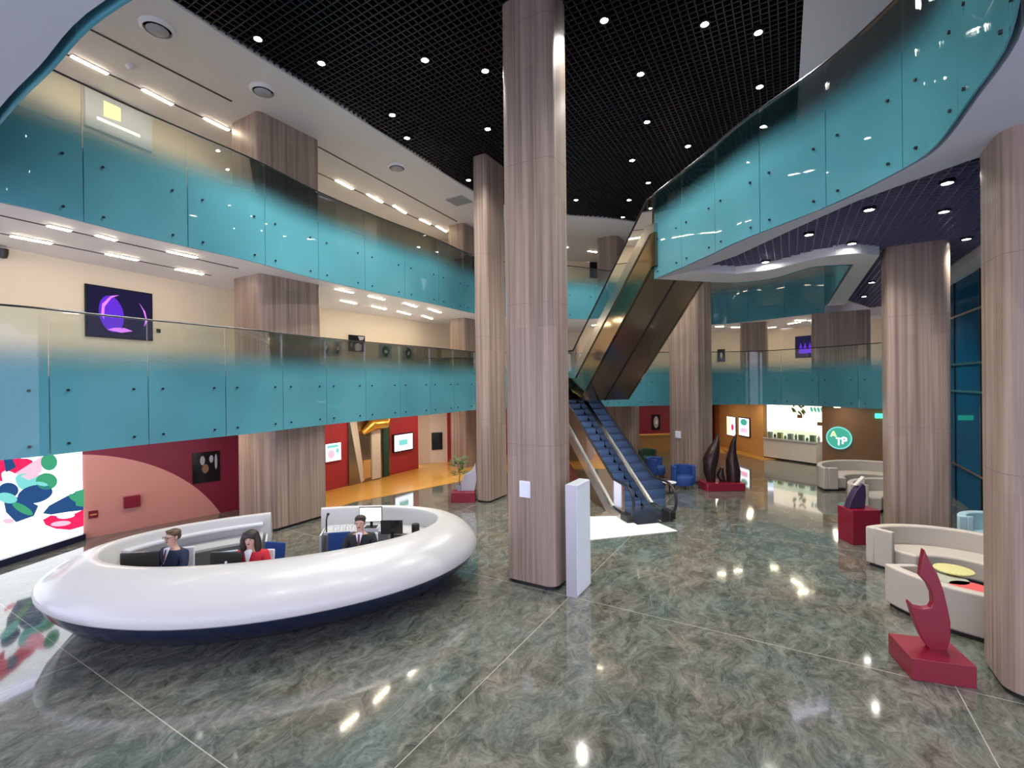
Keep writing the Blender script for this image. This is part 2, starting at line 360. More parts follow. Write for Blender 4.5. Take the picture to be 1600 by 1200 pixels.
# near and right part of the second floor: deck, white border, recessed grille
NEAR = [tuple(p) for p in EN]+[tuple(p) for p in EB]+[tuple(P2(W(1290, 488, Z2))), (18.5, 22.5), (22, 14), (22, -5), (-13, -5), (-13, 4.6)]
m = MB(); m.prism(NEAR, 7.1, F2); struct(m.build('trim_6', 'soffit'))
M['bounce_cover'] = pr('grey blue carpet', (.10, .11, .13), .9, var=.1, bump=.2, bscale=80)  # dark cover added on the unseen deck top to cut bounced light
m = MB(); m.prism([(p[0], p[1]) for p in NEAR], F2+.001, F2+.012); struct(m.build('trim_11', 'bounce_cover'))
in_px = [(1079, 424), (1150, 400), (1240, 358), (1337, 315), (1425, 283), (1514, 251)]
IN = [P2(W(x, y, Z2)) for x, y in in_px]+[Vector((6.9, 5.0)), Vector((7.6, 4.1))]
IB = [P2(W(x, y, Z2)) for x, y in ((1150, 428), (1210, 420), (1275, 404), (1334, 396), (1374, 399), (1320, 476))]
fac_in = [FAC0-FD*.9*0+FD*9.5, FAC0-FD*5.5]
_a = IB[-1]; IB = crom(IB[:-1], 4)+[_a]
# border along the atrium edge
iE = next(i for i, p in enumerate(EN) if p.x > 3.1)
m = MB(); m.prism([tuple(p) for p in EN[iE:]]+[tuple(p) for p in IN], Z2, 7.1); struct(m.build('ceiling_border', 'softgrey')).name = 'trim_7'
m = MB(); m.prism([tuple(p) for p in EN[:iE+1]]+[tuple(IN[-1]), tuple(fac_in[1]), (9, -5), (-13, -5), (-13, 4.6)], Z2, 7.1); struct(m.build('trim_8', 'softgrey'))
m = MB(); m.prism([tuple(EN[-1])]+[tuple(p) for p in EB]+[tuple(p) for p in reversed(IB)]+[tuple(IN[0])], Z2, 7.1); struct(m.build('trim_9', 'white'))
m = MB(); a, b = fac_in; nrm = Vector((FD.y, -FD.x))
m.prism([tuple(a), tuple(b), tuple(b+nrm*.55), tuple(a+nrm*.55)], Z2, 7.1); struct(m.build('trim_10', 'white'))
# ------------------------------------------------------------------ grille ceilings
def inside_iv(poly, o, d):
    """intervals of the line o+t*d inside poly"""
    ts = []; n = len(poly); nn = Vector((-d.y, d.x))
    for i in range(n):
        a = Vector(poly[i][:2])-o; b = Vector(poly[(i+1) % n][:2])-o; ha, hb = a.dot(nn), b.dot(nn)
        if (ha < 0) != (hb < 0): k = ha/(ha-hb); ts.append((a+(b-a)*k).dot(d))
    ts.sort(); return list(zip(ts[::2], ts[1::2]))
def grille(name, poly, z, mat, pitch=.24, hgt=.14, th=.03):
    m = MB()
    for d, e in ((P2(U), P2(V)), (P2(V), P2(U))):
        hs = [Vector(p[:2]).dot(e) for p in poly]; k = math.floor(min(hs)/pitch)
        while k*pitch < max(hs):
            o = e*(k*pitch)
            for t0, t1 in inside_iv(poly, o, d):
                if t1-t0 < .05: continue
                c = o+d*((t0+t1)/2); m.box((c.x, c.y, z), (t1-t0, th, hgt), math.atan2(d.y, d.x))
            k += 1
    g = struct(m.build(name, mat))
    m = MB(); m.prism([tuple(p[:2]) for p in poly], z+hgt/2+.15, z+hgt/2+.25); struct(m.build('ceiling', 'void'))
    return g
DP = [Vector((-7.4, 6.2))]+[P2(W(x, y, ZC)) for x, y in ((265, 0), (372, 70), (500, 148), (620, 224), (740, 300))]+[Vector((.4, 19.5)), P2(W(882, 337, ZC)), P2(W(950, 342, ZC)), P2(W(1020, 351, ZC)), Vector((9.0, 22.0)), Vector((12.2, 21.4))]
DPc = crom(DP, 5)
UL0 = P2(W(1256, 1, ZC)); ULd = (P2(W(1245, 185, ZC))-UL0).normalized()
right_line = [UL0+ULd*13.0, UL0-ULd*12.5]
dpoly = [tuple(p) for p in DPc]+[tuple(right_line[0]), tuple(right_line[1]), (-9, -4)]
grille('ceiling_grille', dpoly, ZC+.10, 'grille', pitch=.15, hgt=.12, th=.022).name = 'ceiling'
m = MB(); m.prism([tuple(p) for p in resample([Vector((-9, -4))]+DPc, 60)]+[tuple(p) for p in reversed(resample([Vector((-14, -4))]+WALL+[Vector((18.5, 22.5))], 60))], ZC, ZC+.5)
struct(m.build('ceiling', 'soffit'))
m = MB(); m.prism([tuple(right_line[0]), tuple(right_line[1]), (24, -4), (24, 24), tuple(WALL[-1])], ZC, ZC+.5); struct(m.build('ceiling', 'soffit'))
rp = [tuple(p) for p in IN[::-1]]+[tuple(p) for p in IB]+[tuple(P2(W(1330, 480, Z2))+Vector((2.0, 1.6))), tuple(fac_in[0]), tuple(fac_in[1])]
grille('ceiling_grille_low', rp, 6.90, 'grille_blue', pitch=.16, hgt=.1, th=.022).name = 'ceiling'
# ------------------------------------------------------------------ WALLS
def wall(name, pts, z0, z1, mat, th=.2, side=1):
    o_ = offset([Vector(p) for p in pts], th*side); m = MB()
    m.prism([tuple(p) for p in pts]+[tuple(p) for p in reversed(o_)], z0, z1); return struct(m.build(name, mat))
wall('wall_left', WALL, F1, Z2, 'cream'); wall('wall_left_upper', WALL, F2, ZC, 'cream').name = 'wall_left'
# ground floor walls
RW0 = W(127, 843); rw_dir = Vector((.66, .75, 0)).normalized(); RW1 = RW0+rw_dir*3.5
SC0 = W(0, 884); sdir = (W(125, 848)-SC0).normalized(); SCs = SC0-sdir*2.4
def redarc():
    m, nt, b = new_mat('maroon wall with pink arc'); N = nt.nodes; L = nt.links
    tc = N.new('ShaderNodeTexCoord'); s = N.new('ShaderNodeSeparateXYZ'); L.new(tc.outputs['Object'], s.inputs[0])
    dx = math_n(nt, 'ADD', s.outputs[0], .5); dz = math_n(nt, 'ADD', s.outputs[2], 1.9)
    r2 = math_n(nt, 'ADD', math_n(nt, 'MULTIPLY', dx, dx), math_n(nt, 'MULTIPLY', dz, dz))
    lt = math_n(nt, 'LESS_THAN', r2, 4.03*4.03)
    mx = N.new('ShaderNodeMix'); mx.data_type = 'RGBA'; L.new(lt, mx.inputs['Factor']); mx.inputs['A'].default_value = (.20, .010, .035, 1); mx.inputs['B'].default_value = (.62, .27, .22, 1)
    L.new(mx.outputs['Result'], b.inputs['Base Color']); b.inputs['Roughness'].default_value = .5; return m
M['redarc'] = redarc()
m = MB(); m.box((2.3, .1, Z1/2), (4.6, .2, Z1)); struct(m.build('wall_arc', 'redarc', loc=(RW0.x, RW0.y, 0), rz=math.atan2(rw_dir.y, rw_dir.x))).name = 'wall_left'
sd = (RW0-SC0).normalized()
m = MB(); a, b = SC0-sd*4, RW0; nn = Vector((-sd.y, sd.x, 0)); m.prism([(a.x, a.y), (b.x, b.y), (b.x+nn.x*.3, b.y+nn.y*.3), (a.x+nn.x*.3, a.y+nn.y*.3)], 0, Z1); struct(m.build('wall_left', 'darkmetal'))
GW0 = W(505, 769); GW1 = W(654, 732); gdir = (GW1-GW0).normalized()
wall('wall_back', [P2(GW0-gdir*1.5), P2(GW1)], 0, Z1, 'red', .25)
CW0 = GW1+Vector((-.3, .9, 0)); CW1 = W(700, 722)
wall('wall_back', [P2(CW0), P2(W(672, 724)), P2(CW1)], 0, Z1, 'cream', .2)
wall('wall_back', [P2(CW1)+Vector((0, -.05)), P2(W(722, 720)), Vector((-.8, 24.2)), Vector((2, 25.6)), Vector((5, 26.4))], 0, Z1, 'red', .2)
wall('wall_back', [Vector((5.0, 26.4)), Vector((9.8, 26.9)), Vector((12.3, 28.5))], 0, Z1, 'maroon', .2)
OW0, OW1 = Vector((11.9, 27.2)), P2(W(1193, 714)); SH1 = P2(W(1285, 727))
wall('wall_right', [OW0+Vector((.3, 1.6)), OW0, OW1], 0, Z1, 'orangewall', .2)
BW1 = Vector((15.4, 18.1))
wall('wall_right', [SH1, SH1.lerp(BW1, .5), BW1], 0, Z1, 'brownwall', .2)
wall('wall_right', [Vector((22, -5)), Vector((22, 24))], F2, ZC, 'white', -.2)  # unseen building wall, put in to keep outside light off the ceiling
wall('wall_light_block', [Vector((4.5, -5)), Vector((22, -5))], F2, ZC, 'white', -.2)  # unseen wall piece added behind the view to dim the right ceiling
wall('wall_right', [WALL[-1], FAC0+FD*9.4+Vector((.9, 0))], 0, ZC, 'cream', .2)
# facade of dark blue glass on the right
fac = thing('glass_facade', 'tall dark blue glazed facade behind the right-hand columns', 'window')
fac.name = 'window_1'; fac['kind'] = 'structure'; del fac['label']; del fac['category']
a = FAC0+nrm*.5+FD*9.5; b = FAC0+nrm*.5-FD*9
m = MB(); m.prism([tuple(a), tuple(b), tuple(b+nrm*.03), tuple(a+nrm*.03)], 0, 6.9); m.build('window_pane', 'facade', fac)
for k in range(8):
    p = a.lerp(b, (k+.5)/8); m = MB(); m.box((p.x-nrm.x*.02, p.y-nrm.y*.02, 3.45), (.05, .04, 6.9), UA); m.build('window_mullion', 'darkmetal', fac)
for z in (1.1, 3.35, 4.15, 5.6):
    c = (a+b)/2-nrm*.03; m = MB(); m.box((c.x, c.y, z), (18.5, .04, .06), UA); m.build('window_transom', 'steel', fac)
# ------------------------------------------------------------------ balustrades
def balustrade(label, curve, z0, rail, gmat, side, pitch=1.5, bolts=True, cat='balustrade', group=None):
    t = thing('glass_balustrade', label, cat, (curve[0].x, curve[0].y, z0)); inv = Vector((-curve[0].x, -curve[0].y, -z0))
    c = offset(curve, .06*side); L_ = clen(c); n = max(1, round(L_/pitch)); per = 6
    pts = resample(c, n*per+1); nb = 0
    oin = Vector((curve[0].x, curve[0].y, z0))
    def part(m, name, mat, **k):
        o = m.build(name, mat, t, **k); o.location = inv; return o
    for i in range(n):
        seg = [p.copy() for p in pts[i*per:(i+1)*per+1]]
        d0 = (seg[1]-seg[0]).normalized(); d1 = (seg[-1]-seg[-2]).normalized()
        seg[0] += d0*.008; seg[-1] -= d1*.008
        o2 = offset(seg, .02*side); m = MB(); m.prism([tuple(p) for p in seg]+[tuple(p) for p in reversed(o2)], z0-.01, rail-.02)
        part(m, 'glass_panel', gmat, smooth=30)
        if bolts and nb < 96:
            for q in (1, 5):
                for zz in (z0+.16, z0+1.06):
                    p = seg[q]; tt = (seg[q+1 if q < per else q]-seg[q-1]).normalized(); nr = Vector((-tt.y, tt.x))*side
                    m = MB(); m.tube([(p.x-nr.x*.05, p.y-nr.y*.05, zz), (p.x+nr.x*.045, p.y+nr.y*.045, zz)], .022, 8); part(m, 'bolt', 'darkmetal', smooth=30); nb += 1
    m = MB(); rr = offset(pts, .01*side); m.tube([(p.x, p.y, rail) for p in rr], .018, 6); part(m, 'handrail', 'darkmetal', smooth=40)
    return t
balustrade('teal frosted glass balustrade along the first-floor gallery on the left, above the desk', E1L, Z1, R1, 'glass1', -1)
balustrade('teal frosted glass balustrade along the first-floor gallery at the back right, above the snack counter', E1R, Z1, R1, 'glass1', -1)
balustrade('long curved teal glass balustrade of the second-floor gallery, left side and back', E2, Z2, R2, 'glass2', -1, pitch=1.7)
balustrade('large curved teal glass balustrade of the near second-floor deck, upper right', EN, Z2, R2, 'glass2', 1, pitch=1.4)
balustrade('teal glass balustrade on the far side of the right-hand deck, over the inner void', EB[3:], Z2, R2, 'glass2', 1, bolts=False)
# ------------------------------------------------------------------ columns
def column(corner, lu, lv, z0, z1, label, rad=.16, plinth=True, seams=True, name='column', rot=0.0):
    """corner = near corner; extends lu along U and lv along V"""
    rm = Matrix.Rotation(rot, 3, 'Z'); c = Vector((corner[0], corner[1], 0))+(rm @ U)*(lu/2)+(rm @ V)*(lv/2)
    t = thing(name, label, 'column', (c.x, c.y, z0), UA+rot)
    m = MB(); m.prism(rrect(lu/2, lv/2, rad, 8), (.07 if plinth else 0), z1-z0)
    o = m.build('cladding', 'wood', t, smooth=30)
    if plinth: m = MB(); m.prism(rrect(lu/2-.03, lv/2-.03, rad, 6), 0, .075); m.build('plinth', 'black', t, smooth=30)
    if seams and z1-z0 > 3.5:
        m = MB()
        z = 2.6
        while z < z1-z0-.5:
            loop = rrect(lu/2+.001, lv/2+.001, rad, 6); m.prism(loop, z, z+.008); z += 2.6
        m.build('panel_joint', 'joint', t, smooth=30)
    return t
p = W(869, 926); column(p, .80, 1.07, 0, ZC+.3, 'tall pale wood-clad column in the centre foreground beside the slim white kiosk', rad=.2)
p = W(764, 787); column(p, 1.2, .52, 0, ZC+.3, 'wood-clad full-height column standing just behind the central one', rad=.16)
p = W(427, 832); column(p, 1.65, 1.6, 0, Z1, 'broad brown wood-clad pier on the ground floor behind the reception desk', rad=.12, seams=False)
pu_ = Vector((-6.45, 12.2, 0)); column(pu_, 1.85, 1.3, F1, Z2, 'broad brown wood-clad pier rising through the first-floor gallery, beside the violet picture', rad=.14, plinth=False)
column(pu_, 1.85, 1.3, F2, ZC, 'broad brown wood-clad pier under the round air diffusers of the second-floor gallery', rad=.14, plinth=False)
for z0, z1, lab in ((0, Z1, 'narrow orange-lit wood pier at ground level beside the potted plant sculpture'), (F1, Z2, 'narrow wood pier on the first-floor gallery, left of the tall second column'), (F2, ZC, 'narrow wood pier on the second-floor gallery near the square ceiling vent')):
    column(WD(727, 600, 20.9), 1.5, .9, z0, z1, lab, rad=.14, plinth=False)
p = W(1091, 756); column(p, 1.1, 1.22, 0, ZC+.3, 'wood-clad full-height column behind the escalator, beside the dark twin sculpture', rad=.14, rot=-.38)
column(WD(1489, 600, 10.6), .9, 1.16, 0, 6.95, 'wood-clad column rising behind the curved beige sofa on the right', rad=.16)
p = W(1574, 1092)-V*1.2; column(p, .95, 1.2, 0, 6.95, 'nearest wood-clad column, cut by the right edge beside the red flame sculpture', rad=.22)
for z0, z1, lab in ((0, Z1, 'ground-floor wood pier at the back, right of the escalator'), ):
    column(Vector((5.65, 22.0, 0)), 1.0, 1.35, z0, z1, lab, rad=.14)
column(Vector((5.15, 22.9, 0)), 1.4, 1.1, F2, ZC, 'rounded orange-brown pier on the second floor behind the escalator glass', rad=.3, plinth=False)
column(WD(1200, 600, 23.5), 1.0, 1.25, F1, Z2, 'orange-lit wood pier on the back right first-floor gallery', rad=.2, plinth=False)
column(WD(1362, 600, 19.8), .8, 2.1, F1, Z2, 'broad brown wood pier on the first-floor gallery right of the violet screen', rad=.14, plinth=False)
# ------------------------------------------------------------------ lamps
def spot_proto(label, group, loc):
    t = thing('ceiling_spotlight', label, 'spotlight', loc, 0, group)
    m = MB(); m.lathe([(.075, .03), (.11, .03), (.11, -.02), (.075, -.02), (.075, .03)], n=16); m.build('trim_ring', 'darkmetal', t, smooth=40)
    m = MB(); m.lathe([(0, -.012), (.075, -.012), (.075, .01)], n=16); m.build('lamp_face', 'spot', t)  # lamp face enlarged so its shape includes the glare
    ld = bpy.data.lights.new('spot_beam', 'SPOT'); ld.energy = SPOT_W; ld.spot_size = math.radians(128); ld.spot_blend = .8; ld.color = (1, .95, .88); ld.shadow_soft_size = .06
    lo = bpy.data.objects.new('spot_beam', ld); C.objects.link(lo); lo.parent = t; lo.location = (0, 0, -.08)
    return t
high = [(403, 60), (502, 98), (664, 93), (758, 110), (613, 179), (636, 215), (762, 201), (732, 281), (944, 31), (1101, 37), (1185, 50), (1001, 115), (1187, 135), (1011, 190), (1192, 197), (1075, 228), (988, 250), (1013, 285), (983, 312), (900, 312), (973, 339)]
proto = None
for x, y in high:
    p = W(x, y, ZC+.0)
    if proto is None: proto = spot_proto('small bright spotlight recessed in the black grille ceiling high over the atrium', 'spotlights in the high black ceiling', p)
    else: dup(proto, p)
for p in ((-3, 3.5), (0, 5), (3, 4.5), (-3, 0), (1, 1), (4, 0.5)): dup(proto, (p[0], p[1], ZC))  # extra unseen spotlights added over the near end of the atrium
low = [(1196, 409), (1331, 380), (1264, 366), (1358, 327), (1480, 285), (1475, 330), (1510, 373), (1362, 441), (1350, 463)]
proto2 = None
for x, y in low:
    p = W(x, y, 6.83)
    if proto2 is None:
        proto2 = spot_proto('small spotlight recessed in the low violet-black grille under the right-hand deck', 'spotlights under the right-hand deck', p)
        for ch in proto2.children:
            if ch.type == 'LIGHT': ch.data.energy = SPOT_W*.5
    else: dup(proto2, p)
def strip_lamp(p0, p1, label, group, mat='strip', wd=.09):
    c = (Vector(p0)+Vector(p1))/2; d = Vector(p1)-Vector(p0); a = math.atan2(d.y, d.x)
    t = thing('strip_light', label, 'ceiling light', c, a, group)
    m = MB(); m.box((0, 0, .0), (d.length+.03, wd+.03, .012)); m.build('housing', 'white', t)
    m = MB(); m.box((0, 0, -.012), (d.length, wd, .014)); m.build('diffuser', mat, t); return t
rowA = [(75, 352, 110, 360), (151, 367, 181, 375), (262, 392, 307, 402), (525, 451, 551, 457), (577, 462, 600, 468), (632, 473, 650, 479), (670, 482, 688, 488)]
rowB = [(17, 368, 80, 380), (166, 396, 215, 406), (275, 420, 317, 428), (533, 469, 556, 474), (582, 478, 602, 483), (622, 486, 640, 491), (660, 493, 675, 498)]
rowC = [(112, 87, 168, 115), (223, 139, 269, 163), (319, 184, 357, 203), (525, 281, 551, 295), (574, 303, 597, 316), (615, 321, 634, 333), (656, 342, 672, 350), (682, 353, 698, 362)]
for row, z, lab, g in ((rowA, Z2, 'warm strip light under the second-floor slab, row nearest the glass edge', 'outer row of first-floor ceiling strips'), (rowB, Z2, 'warm strip light under the second-floor slab, row nearest the cream wall', 'inner row of first-floor ceiling strips'), (rowC, ZC, 'warm strip light in the black slot of the top gallery ceiling', 'strip lights in the top gallery ceiling')):
    for x0, y0, x1, y1 in row: strip_lamp(W(x0, y0, z-.012), W(x1, y1, z-.012), lab, g)
for x0, y0, x1, y1 in [(1118, 510, 1130, 510), (1143, 511, 1156, 511), (1200, 512, 1212, 511), (1232, 506, 1250, 503), (1264, 501, 1282, 498)]:
    strip_lamp(W(x0, y0, Z2-.012), W(x1, y1, Z2-.012), 'warm strip light over the back right first-floor gallery', 'strip lights over the back right gallery')
for p in ((.5, 23.5), (2.5, 24.6), (4.2, 25.6)):
    strip_lamp(Vector((p[0], p[1], ZC-.012)), Vector((p[0]+.5, p[1]+.3, ZC-.012)), 'warm strip light in the second-floor ceiling behind the escalator', 'strip lights at the back of the second floor')
for p in ((1, 24), (9, 25.5), (13.8, 23), (6, 25)):
    strip_lamp(Vector((p[0], p[1], Z2-.012)), Vector((p[0]+.6, p[1]+.2, Z2-.012)), 'warm strip light over the back right first-floor gallery', 'strip lights over the back right gallery')
# unseen lamps added under the first-floor slab to light the ground-floor walls
def under(x, y, a, L_=1.2, wd=.2):
    d = Vector((math.cos(a), math.sin(a), 0))*L_/2; c = Vector((x, y, Z1-.012))
    strip_lamp(c-d, c+d, 'unseen strip light added under the first-floor slab to light the ground-floor walls', 'added lamps under the first-floor slab', 'strip_g', wd)
for x, y in ((-8.9, 10.6), (-7.7, 11.9), (-6.1, 15.2), (-5.2, 16.8), (-4.2, 18.4), (-3.4, 20.2), (-1.6, 23.0), (4.2, 24.5), (7.6, 24.6), (10.6, 24.9), (11.3, 22.6), (13.2, 19.3), (14.6, 16.8)): under(x, y, UA)
# ceiling slots and air outlets of the top gallery
def slot(x0, y0, x1, y1, z, wd, lab):
    a, b = W(x0, y0, z), W(x1, y1, z); c = (a+b)/2; d = b-a
    m = MB(); m.box((0, 0, -.004), (d.length, wd, .02)); tag(m.build('ceiling_slot', 'black', loc=c, rz=math.atan2(d.y, d.x)), lab, 'ceiling slot')
slot(138, 44, 362, 158, ZC, .05, 'thin black line in the white top ceiling left of the brown pier')
slot(497, 229, 714, 346, ZC, .05, 'thin black line in the white top ceiling right of the brown pier')
slot(98, 82, 372, 209, ZC+.001, .045, 'black lamp slot in the top gallery ceiling left of the brown pier')
slot(497, 270, 705, 366, ZC+.001, .045, 'black lamp slot in the top gallery ceiling right of the brown pier')
slot(0, 336, 372, 419, Z2+.001, .03, 'black lamp slot of the outer strip row above the violet picture')
slot(0, 364, 330, 430, Z2+.001, .03, 'black lamp slot of the inner strip row above the violet picture')
for (x, y, r), lab in zip(((246, 42, .30), (411, 140, .30), (620, 260, .30)), ('round white air diffuser nearest the upper left corner', 'round white air diffuser above the brown pier', 'round white air diffuser right of the brown pier, near the square vent')):
    p = W(x, y, ZC); t = thing('air_diffuser', lab, 'air vent', p)
    m = MB(); m.lathe([(.30, 0), (.30, -.03), (.24, -.07), (.23, -.03), (.23, 0)], n=28); m.build('outer_ring', 'white', t, smooth=40)
    m = MB(); m.lathe([(0, -.10), (.15, -.10), (.19, -.07), (.15, -.03), (.1, 0)], n=28); m.build('core', 'diff', t, smooth=40)
p = W(717, 313, ZC); t = thing('square_vent', 'square grey vent in the white ceiling near the second column', 'air vent', p, UA)
m = MB(); m.box((0, 0, -.02), (.75, .75, .04)); m.build('frame', 'diff', t)
m = MB()
for k in range(7): m.box((0, -.3+k*.1, -.045), (.68, .03, .02))
m.build('louvre', 'diff', t)
p = W(205, 103, ZC); m = MB(); m.lathe([(0, -.09), (.05, -.09), (.08, -.05), (.11, -.02), (.11, 0)], n=20); tag(m.build('smoke_detector', 'soffit', loc=p, smooth=40), 'small round detector between two strip lights of the top gallery', 'detector')
# ------------------------------------------------------------------ LED wall
def flat_poly(m, pts2, o, d, depth, mi):
    """polygon in wall coordinates s,z raised by depth in front"""
    n = Vector((d.y, -d.x, 0)); m.mi = mi
    m.add([o+d*s+Vector((0, 0, z))+n*depth for s, z in pts2], [tuple(range(len(pts2)))])
def ell(cx, cy, rx, ry, rot=0, n=24, wob=0):
    out = []
    for k in range(n):
        a = 2*math.pi*k/n; q = 1+wob*math.sin(3*a+cx); x, y = rx*math.cos(a)*q, ry*math.sin(a)*q
        out.append((cx+x*math.cos(rot)-y*math.sin(rot), cy+x*math.sin(rot)+y*math.cos(rot)))
    return out
sdir = sd
def led_px(m, pts, mi, depth):
    q = []
    for x, y in pts:
        P = WV(x, y, SC0, sdir); q.append(((P-SC0).dot(sdir), P.z))
    flat_poly(m, q, Vector((SC0.x, SC0.y, 0)), sdir, depth, mi)
nL = Vector((sdir.y, -sdir.x, 0))
t = thing('led_video_wall', 'bright video wall at the left edge showing red and green shapes on white', 'screen', (SC0.x, SC0.y, 0))
inv = Vector((-SC0.x, -SC0.y, 0))
sl = (RW0-SC0).length
m = MB(); a = SC0-sdir*3.2+nL*.02; b = SC0+sdir*(sl-.01)+nL*.02
m.prism([(a.x, a.y), (b.x, b.y), (b.x+nL.x*.05, b.y+nL.y*.05), (a.x+nL.x*.05, a.y+nL.y*.05)], .16, 2.64); o = m.build('display_panel', 'led_white', t); o.location = inv
m = MB(); m.prism([(a.x, a.y), (b.x, b.y), (b.x+nL.x*.12, b.y+nL.y*.12), (a.x+nL.x*.12, a.y+nL.y*.12)], 0, .15); o = m.build('plinth', 'navy', t); o.location = inv
m = MB(); D = .075
led_px(m, [(-60, 700), (-60, 760), (0, 742), (25, 730), (28, 716), (20, 712)], 1, D)
led_px(m, ell(10, 735, 40, 16, -.2, wob=.1), 1, D+.001)
led_px(m, [(18, 740), (62, 712), (60, 738), (30, 752)], 4, D+.002)
led_px(m, ell(72, 722, 13, 13), 2, D+.003)
led_px(m, ell(15, 750, 20, 12, .3, wob=.15), 0, D+.003)
led_px(m, ell(40, 752, 22, 13, wob=.1), 3, D+.004)
led_px(m, ell(68, 752, 17, 13), 2, D+.005)
led_px(m, ell(50, 772, 28, 14, -.2), 5, D+.005)
led_px(m, ell(8, 766, 16, 12), 5, D+.006)
led_px(m, [(0, 780), (25, 776), (55, 790), (48, 806), (20, 816), (4, 800)], 5, D+.007)
led_px(m, ell(6, 778, 16, 8, .2), 3, D+.008)
led_px(m, [(62, 802), (72, 790), (100, 775), (126, 764), (126, 797), (100, 800), (75, 804)], 5, D+.004)
led_px(m, [(112, 768), (127, 764), (127, 792), (114, 790)], 2, D+.005)
led_px(m, [(62, 812), (75, 805), (100, 808), (126, 796), (126, 822), (105, 828), (82, 826), (66, 820)], 1, D+.006)
led_px(m, ell(98, 806, 14, 4, -.1), 0, D+.007)
led_px(m, ell(8, 814, 9, 4), 4, D+.008)
led_px(m, [(28, 744), (50, 736), (58, 742), (40, 750)], 4, D+.006)
led_px(m, ell(30, 795, 18, 6, .5), 2, D+.009)
led_px(m, ell(112, 778, 10, 5, .5), 2, D+.007)
led_px(m, ell(60, 756, 10, 3, .2), 3, D+.009)
led_px(m, [(0, 718), (14, 716), (20, 730), (4, 738)], 5, D+.009)
led_px(m, ell(90, 818, 16, 4, -.1), 4, D+.008)
led_px(m, ell(-60, 790, 45, 30, .3, wob=.1), 2, D+.002)
led_px(m, ell(-70, 740, 30, 25, .3, wob=.1), 1, D+.003)
o = m.build('picture', ['led_white', 'led_red', 'led_green', 'led_cyan', 'led_pink', 'led_blue'], t); o.location = inv
# ------------------------------------------------------------------ wall pictures and signs
def framed(name, label, cat, px, P0, dr, mats, fn=None, depth=.05, frame='screen_black', border=.03):
    """px = (x0,y0,x1,y1) opposite corners in the photograph measured on the wall plane"""
    dr = Vector((dr[0], dr[1], 0)).normalized(); a = WV(px[0], px[1], P0, dr); b = WV(px[2], px[3], P0, dr)
    wd = abs((b-a).dot(dr)); hg = abs(a.z-b.z); c = (a+b)/2; n = Vector((dr.y, -dr.x, 0)); ang = math.atan2(dr.y, dr.x)
    t = thing(name, label, cat, (c.x+n.x*(depth/2+.005), c.y+n.y*(depth/2+.005), c.z), ang)
    m = MB(); m.box((0, 0, 0), (wd, depth, hg)); m.build('frame', frame, t)
    m = MB(); y = -depth/2-.003
    def q(pts, mi):
        m.mi = mi; m.add([(x*wd/2, y-.0012*mi, z*hg/2) for x, z in pts], [tuple(range(len(pts)))])
    bx, bz = 1-2*border/wd, 1-2*border/hg
    q([(-bx, -bz), (bx, -bz), (bx, bz), (-bx, bz)], 0)
    if fn: fn(q)
    m.build('image', mats, t); return t
def orb(q):
    q(ell(-.28, -.05, .36, .72, .1), 1)
    q(ell(.02, -.02, .32, .66, .1), 0) if False else q([(-.05, .6), (.1, .5), (.2, .0), (.1, -.5), (0, -.62), (.2, -.3), (.3, .2), (.12, .62)], 3)
    q([(-.55, .3), (-.3, .66), (-.05, .74), (-.28, .58), (-.48, .2), (-.5, -.3), (-.58, -.1)], 2)
    q([(-.42, -.68), (0, -.76), (.35, -.66), (.1, -.56), (-.2, -.58)], 2)
    q([(.55, .55), (.75, .2), (.82, -.2), (.7, -.45), (.76, -.1), (.68, .25)], 2)
w1a, w1b = WALL[2], WALL[3]; w1d = (w1b-w1a)
framed('wall_picture', 'large dark picture with a glowing violet ring on the first-floor cream wall', 'picture', (131, 443, 237, 533), w1a, w1d, ['led_dark', 'led_purple', 'led_magenta', 'led_dark'], orb)
m = MB(); p = WV(247, 517, w1a, w1d); m.box((0, -.02, 0), (.09, .03, .1)); tag(m.build('wall_switch', 'black', loc=p, rz=math.atan2(w1d.y, w1d.x)), 'small dark switch right of the violet ring picture', 'switch')
# speaker at the left edge
p = WV(6, 399, WALL[1], WALL[2]-WALL[1]); m = MB(); m.lathe([(0, 0), (.07, .02), (.09, .1), (.09, .2), (0, .2)], n=16); tag(m.build('wall_spotlight', 'black', loc=p+Vector((.1, -.12, -.1)), smooth=40), 'small black fixture on the cream wall at the left edge', 'wall fixture')
w2a, w2b = WALL[5], WALL[6]; w2d = w2b-w2a
def bw(q):
    q([(-.2, -.9), (.5, -.9), (.6, -.2), (.2, .1), (-.3, -.2)], 1); q([(.1, .9), (.9, .9), (.8, .5), (.3, .4)], 2); q([(-.9, -.3), (-.5, .2), (-.6, -.6)], 2)
for px, lab in (((544, 523, 569, 550), 'small square black and white picture on the first-floor wall'),):
    framed('wall_picture', lab, 'picture', px, w2a, w2d, ['screen_black', 'plate', 'diff'], bw, border=.02)
def face(q):
    q(ell(0, 0, .6, .8), 1); q(ell(.05, -.1, .35, .5), 0); q([(-.2, .1), (.2, .3), (.3, -.2), (-.1, -.3)], 2)
for px, lab in (((500, 530, 516, 556), 'grey portrait picture nearest the brown pier on the first floor'), ((520, 532, 533, 556), 'grey portrait picture, second from the brown pier on the first floor'), ((592, 538, 611, 560), 'grey portrait picture between the square picture and the far one'), ((629, 541, 645, 563), 'grey portrait picture farthest right on the left first-floor wall')):
    framed('wall_picture', lab, 'picture', px, w2a, w2d, ['diff', 'screen_black', 'plate'], face, frame='diff', border=.02)
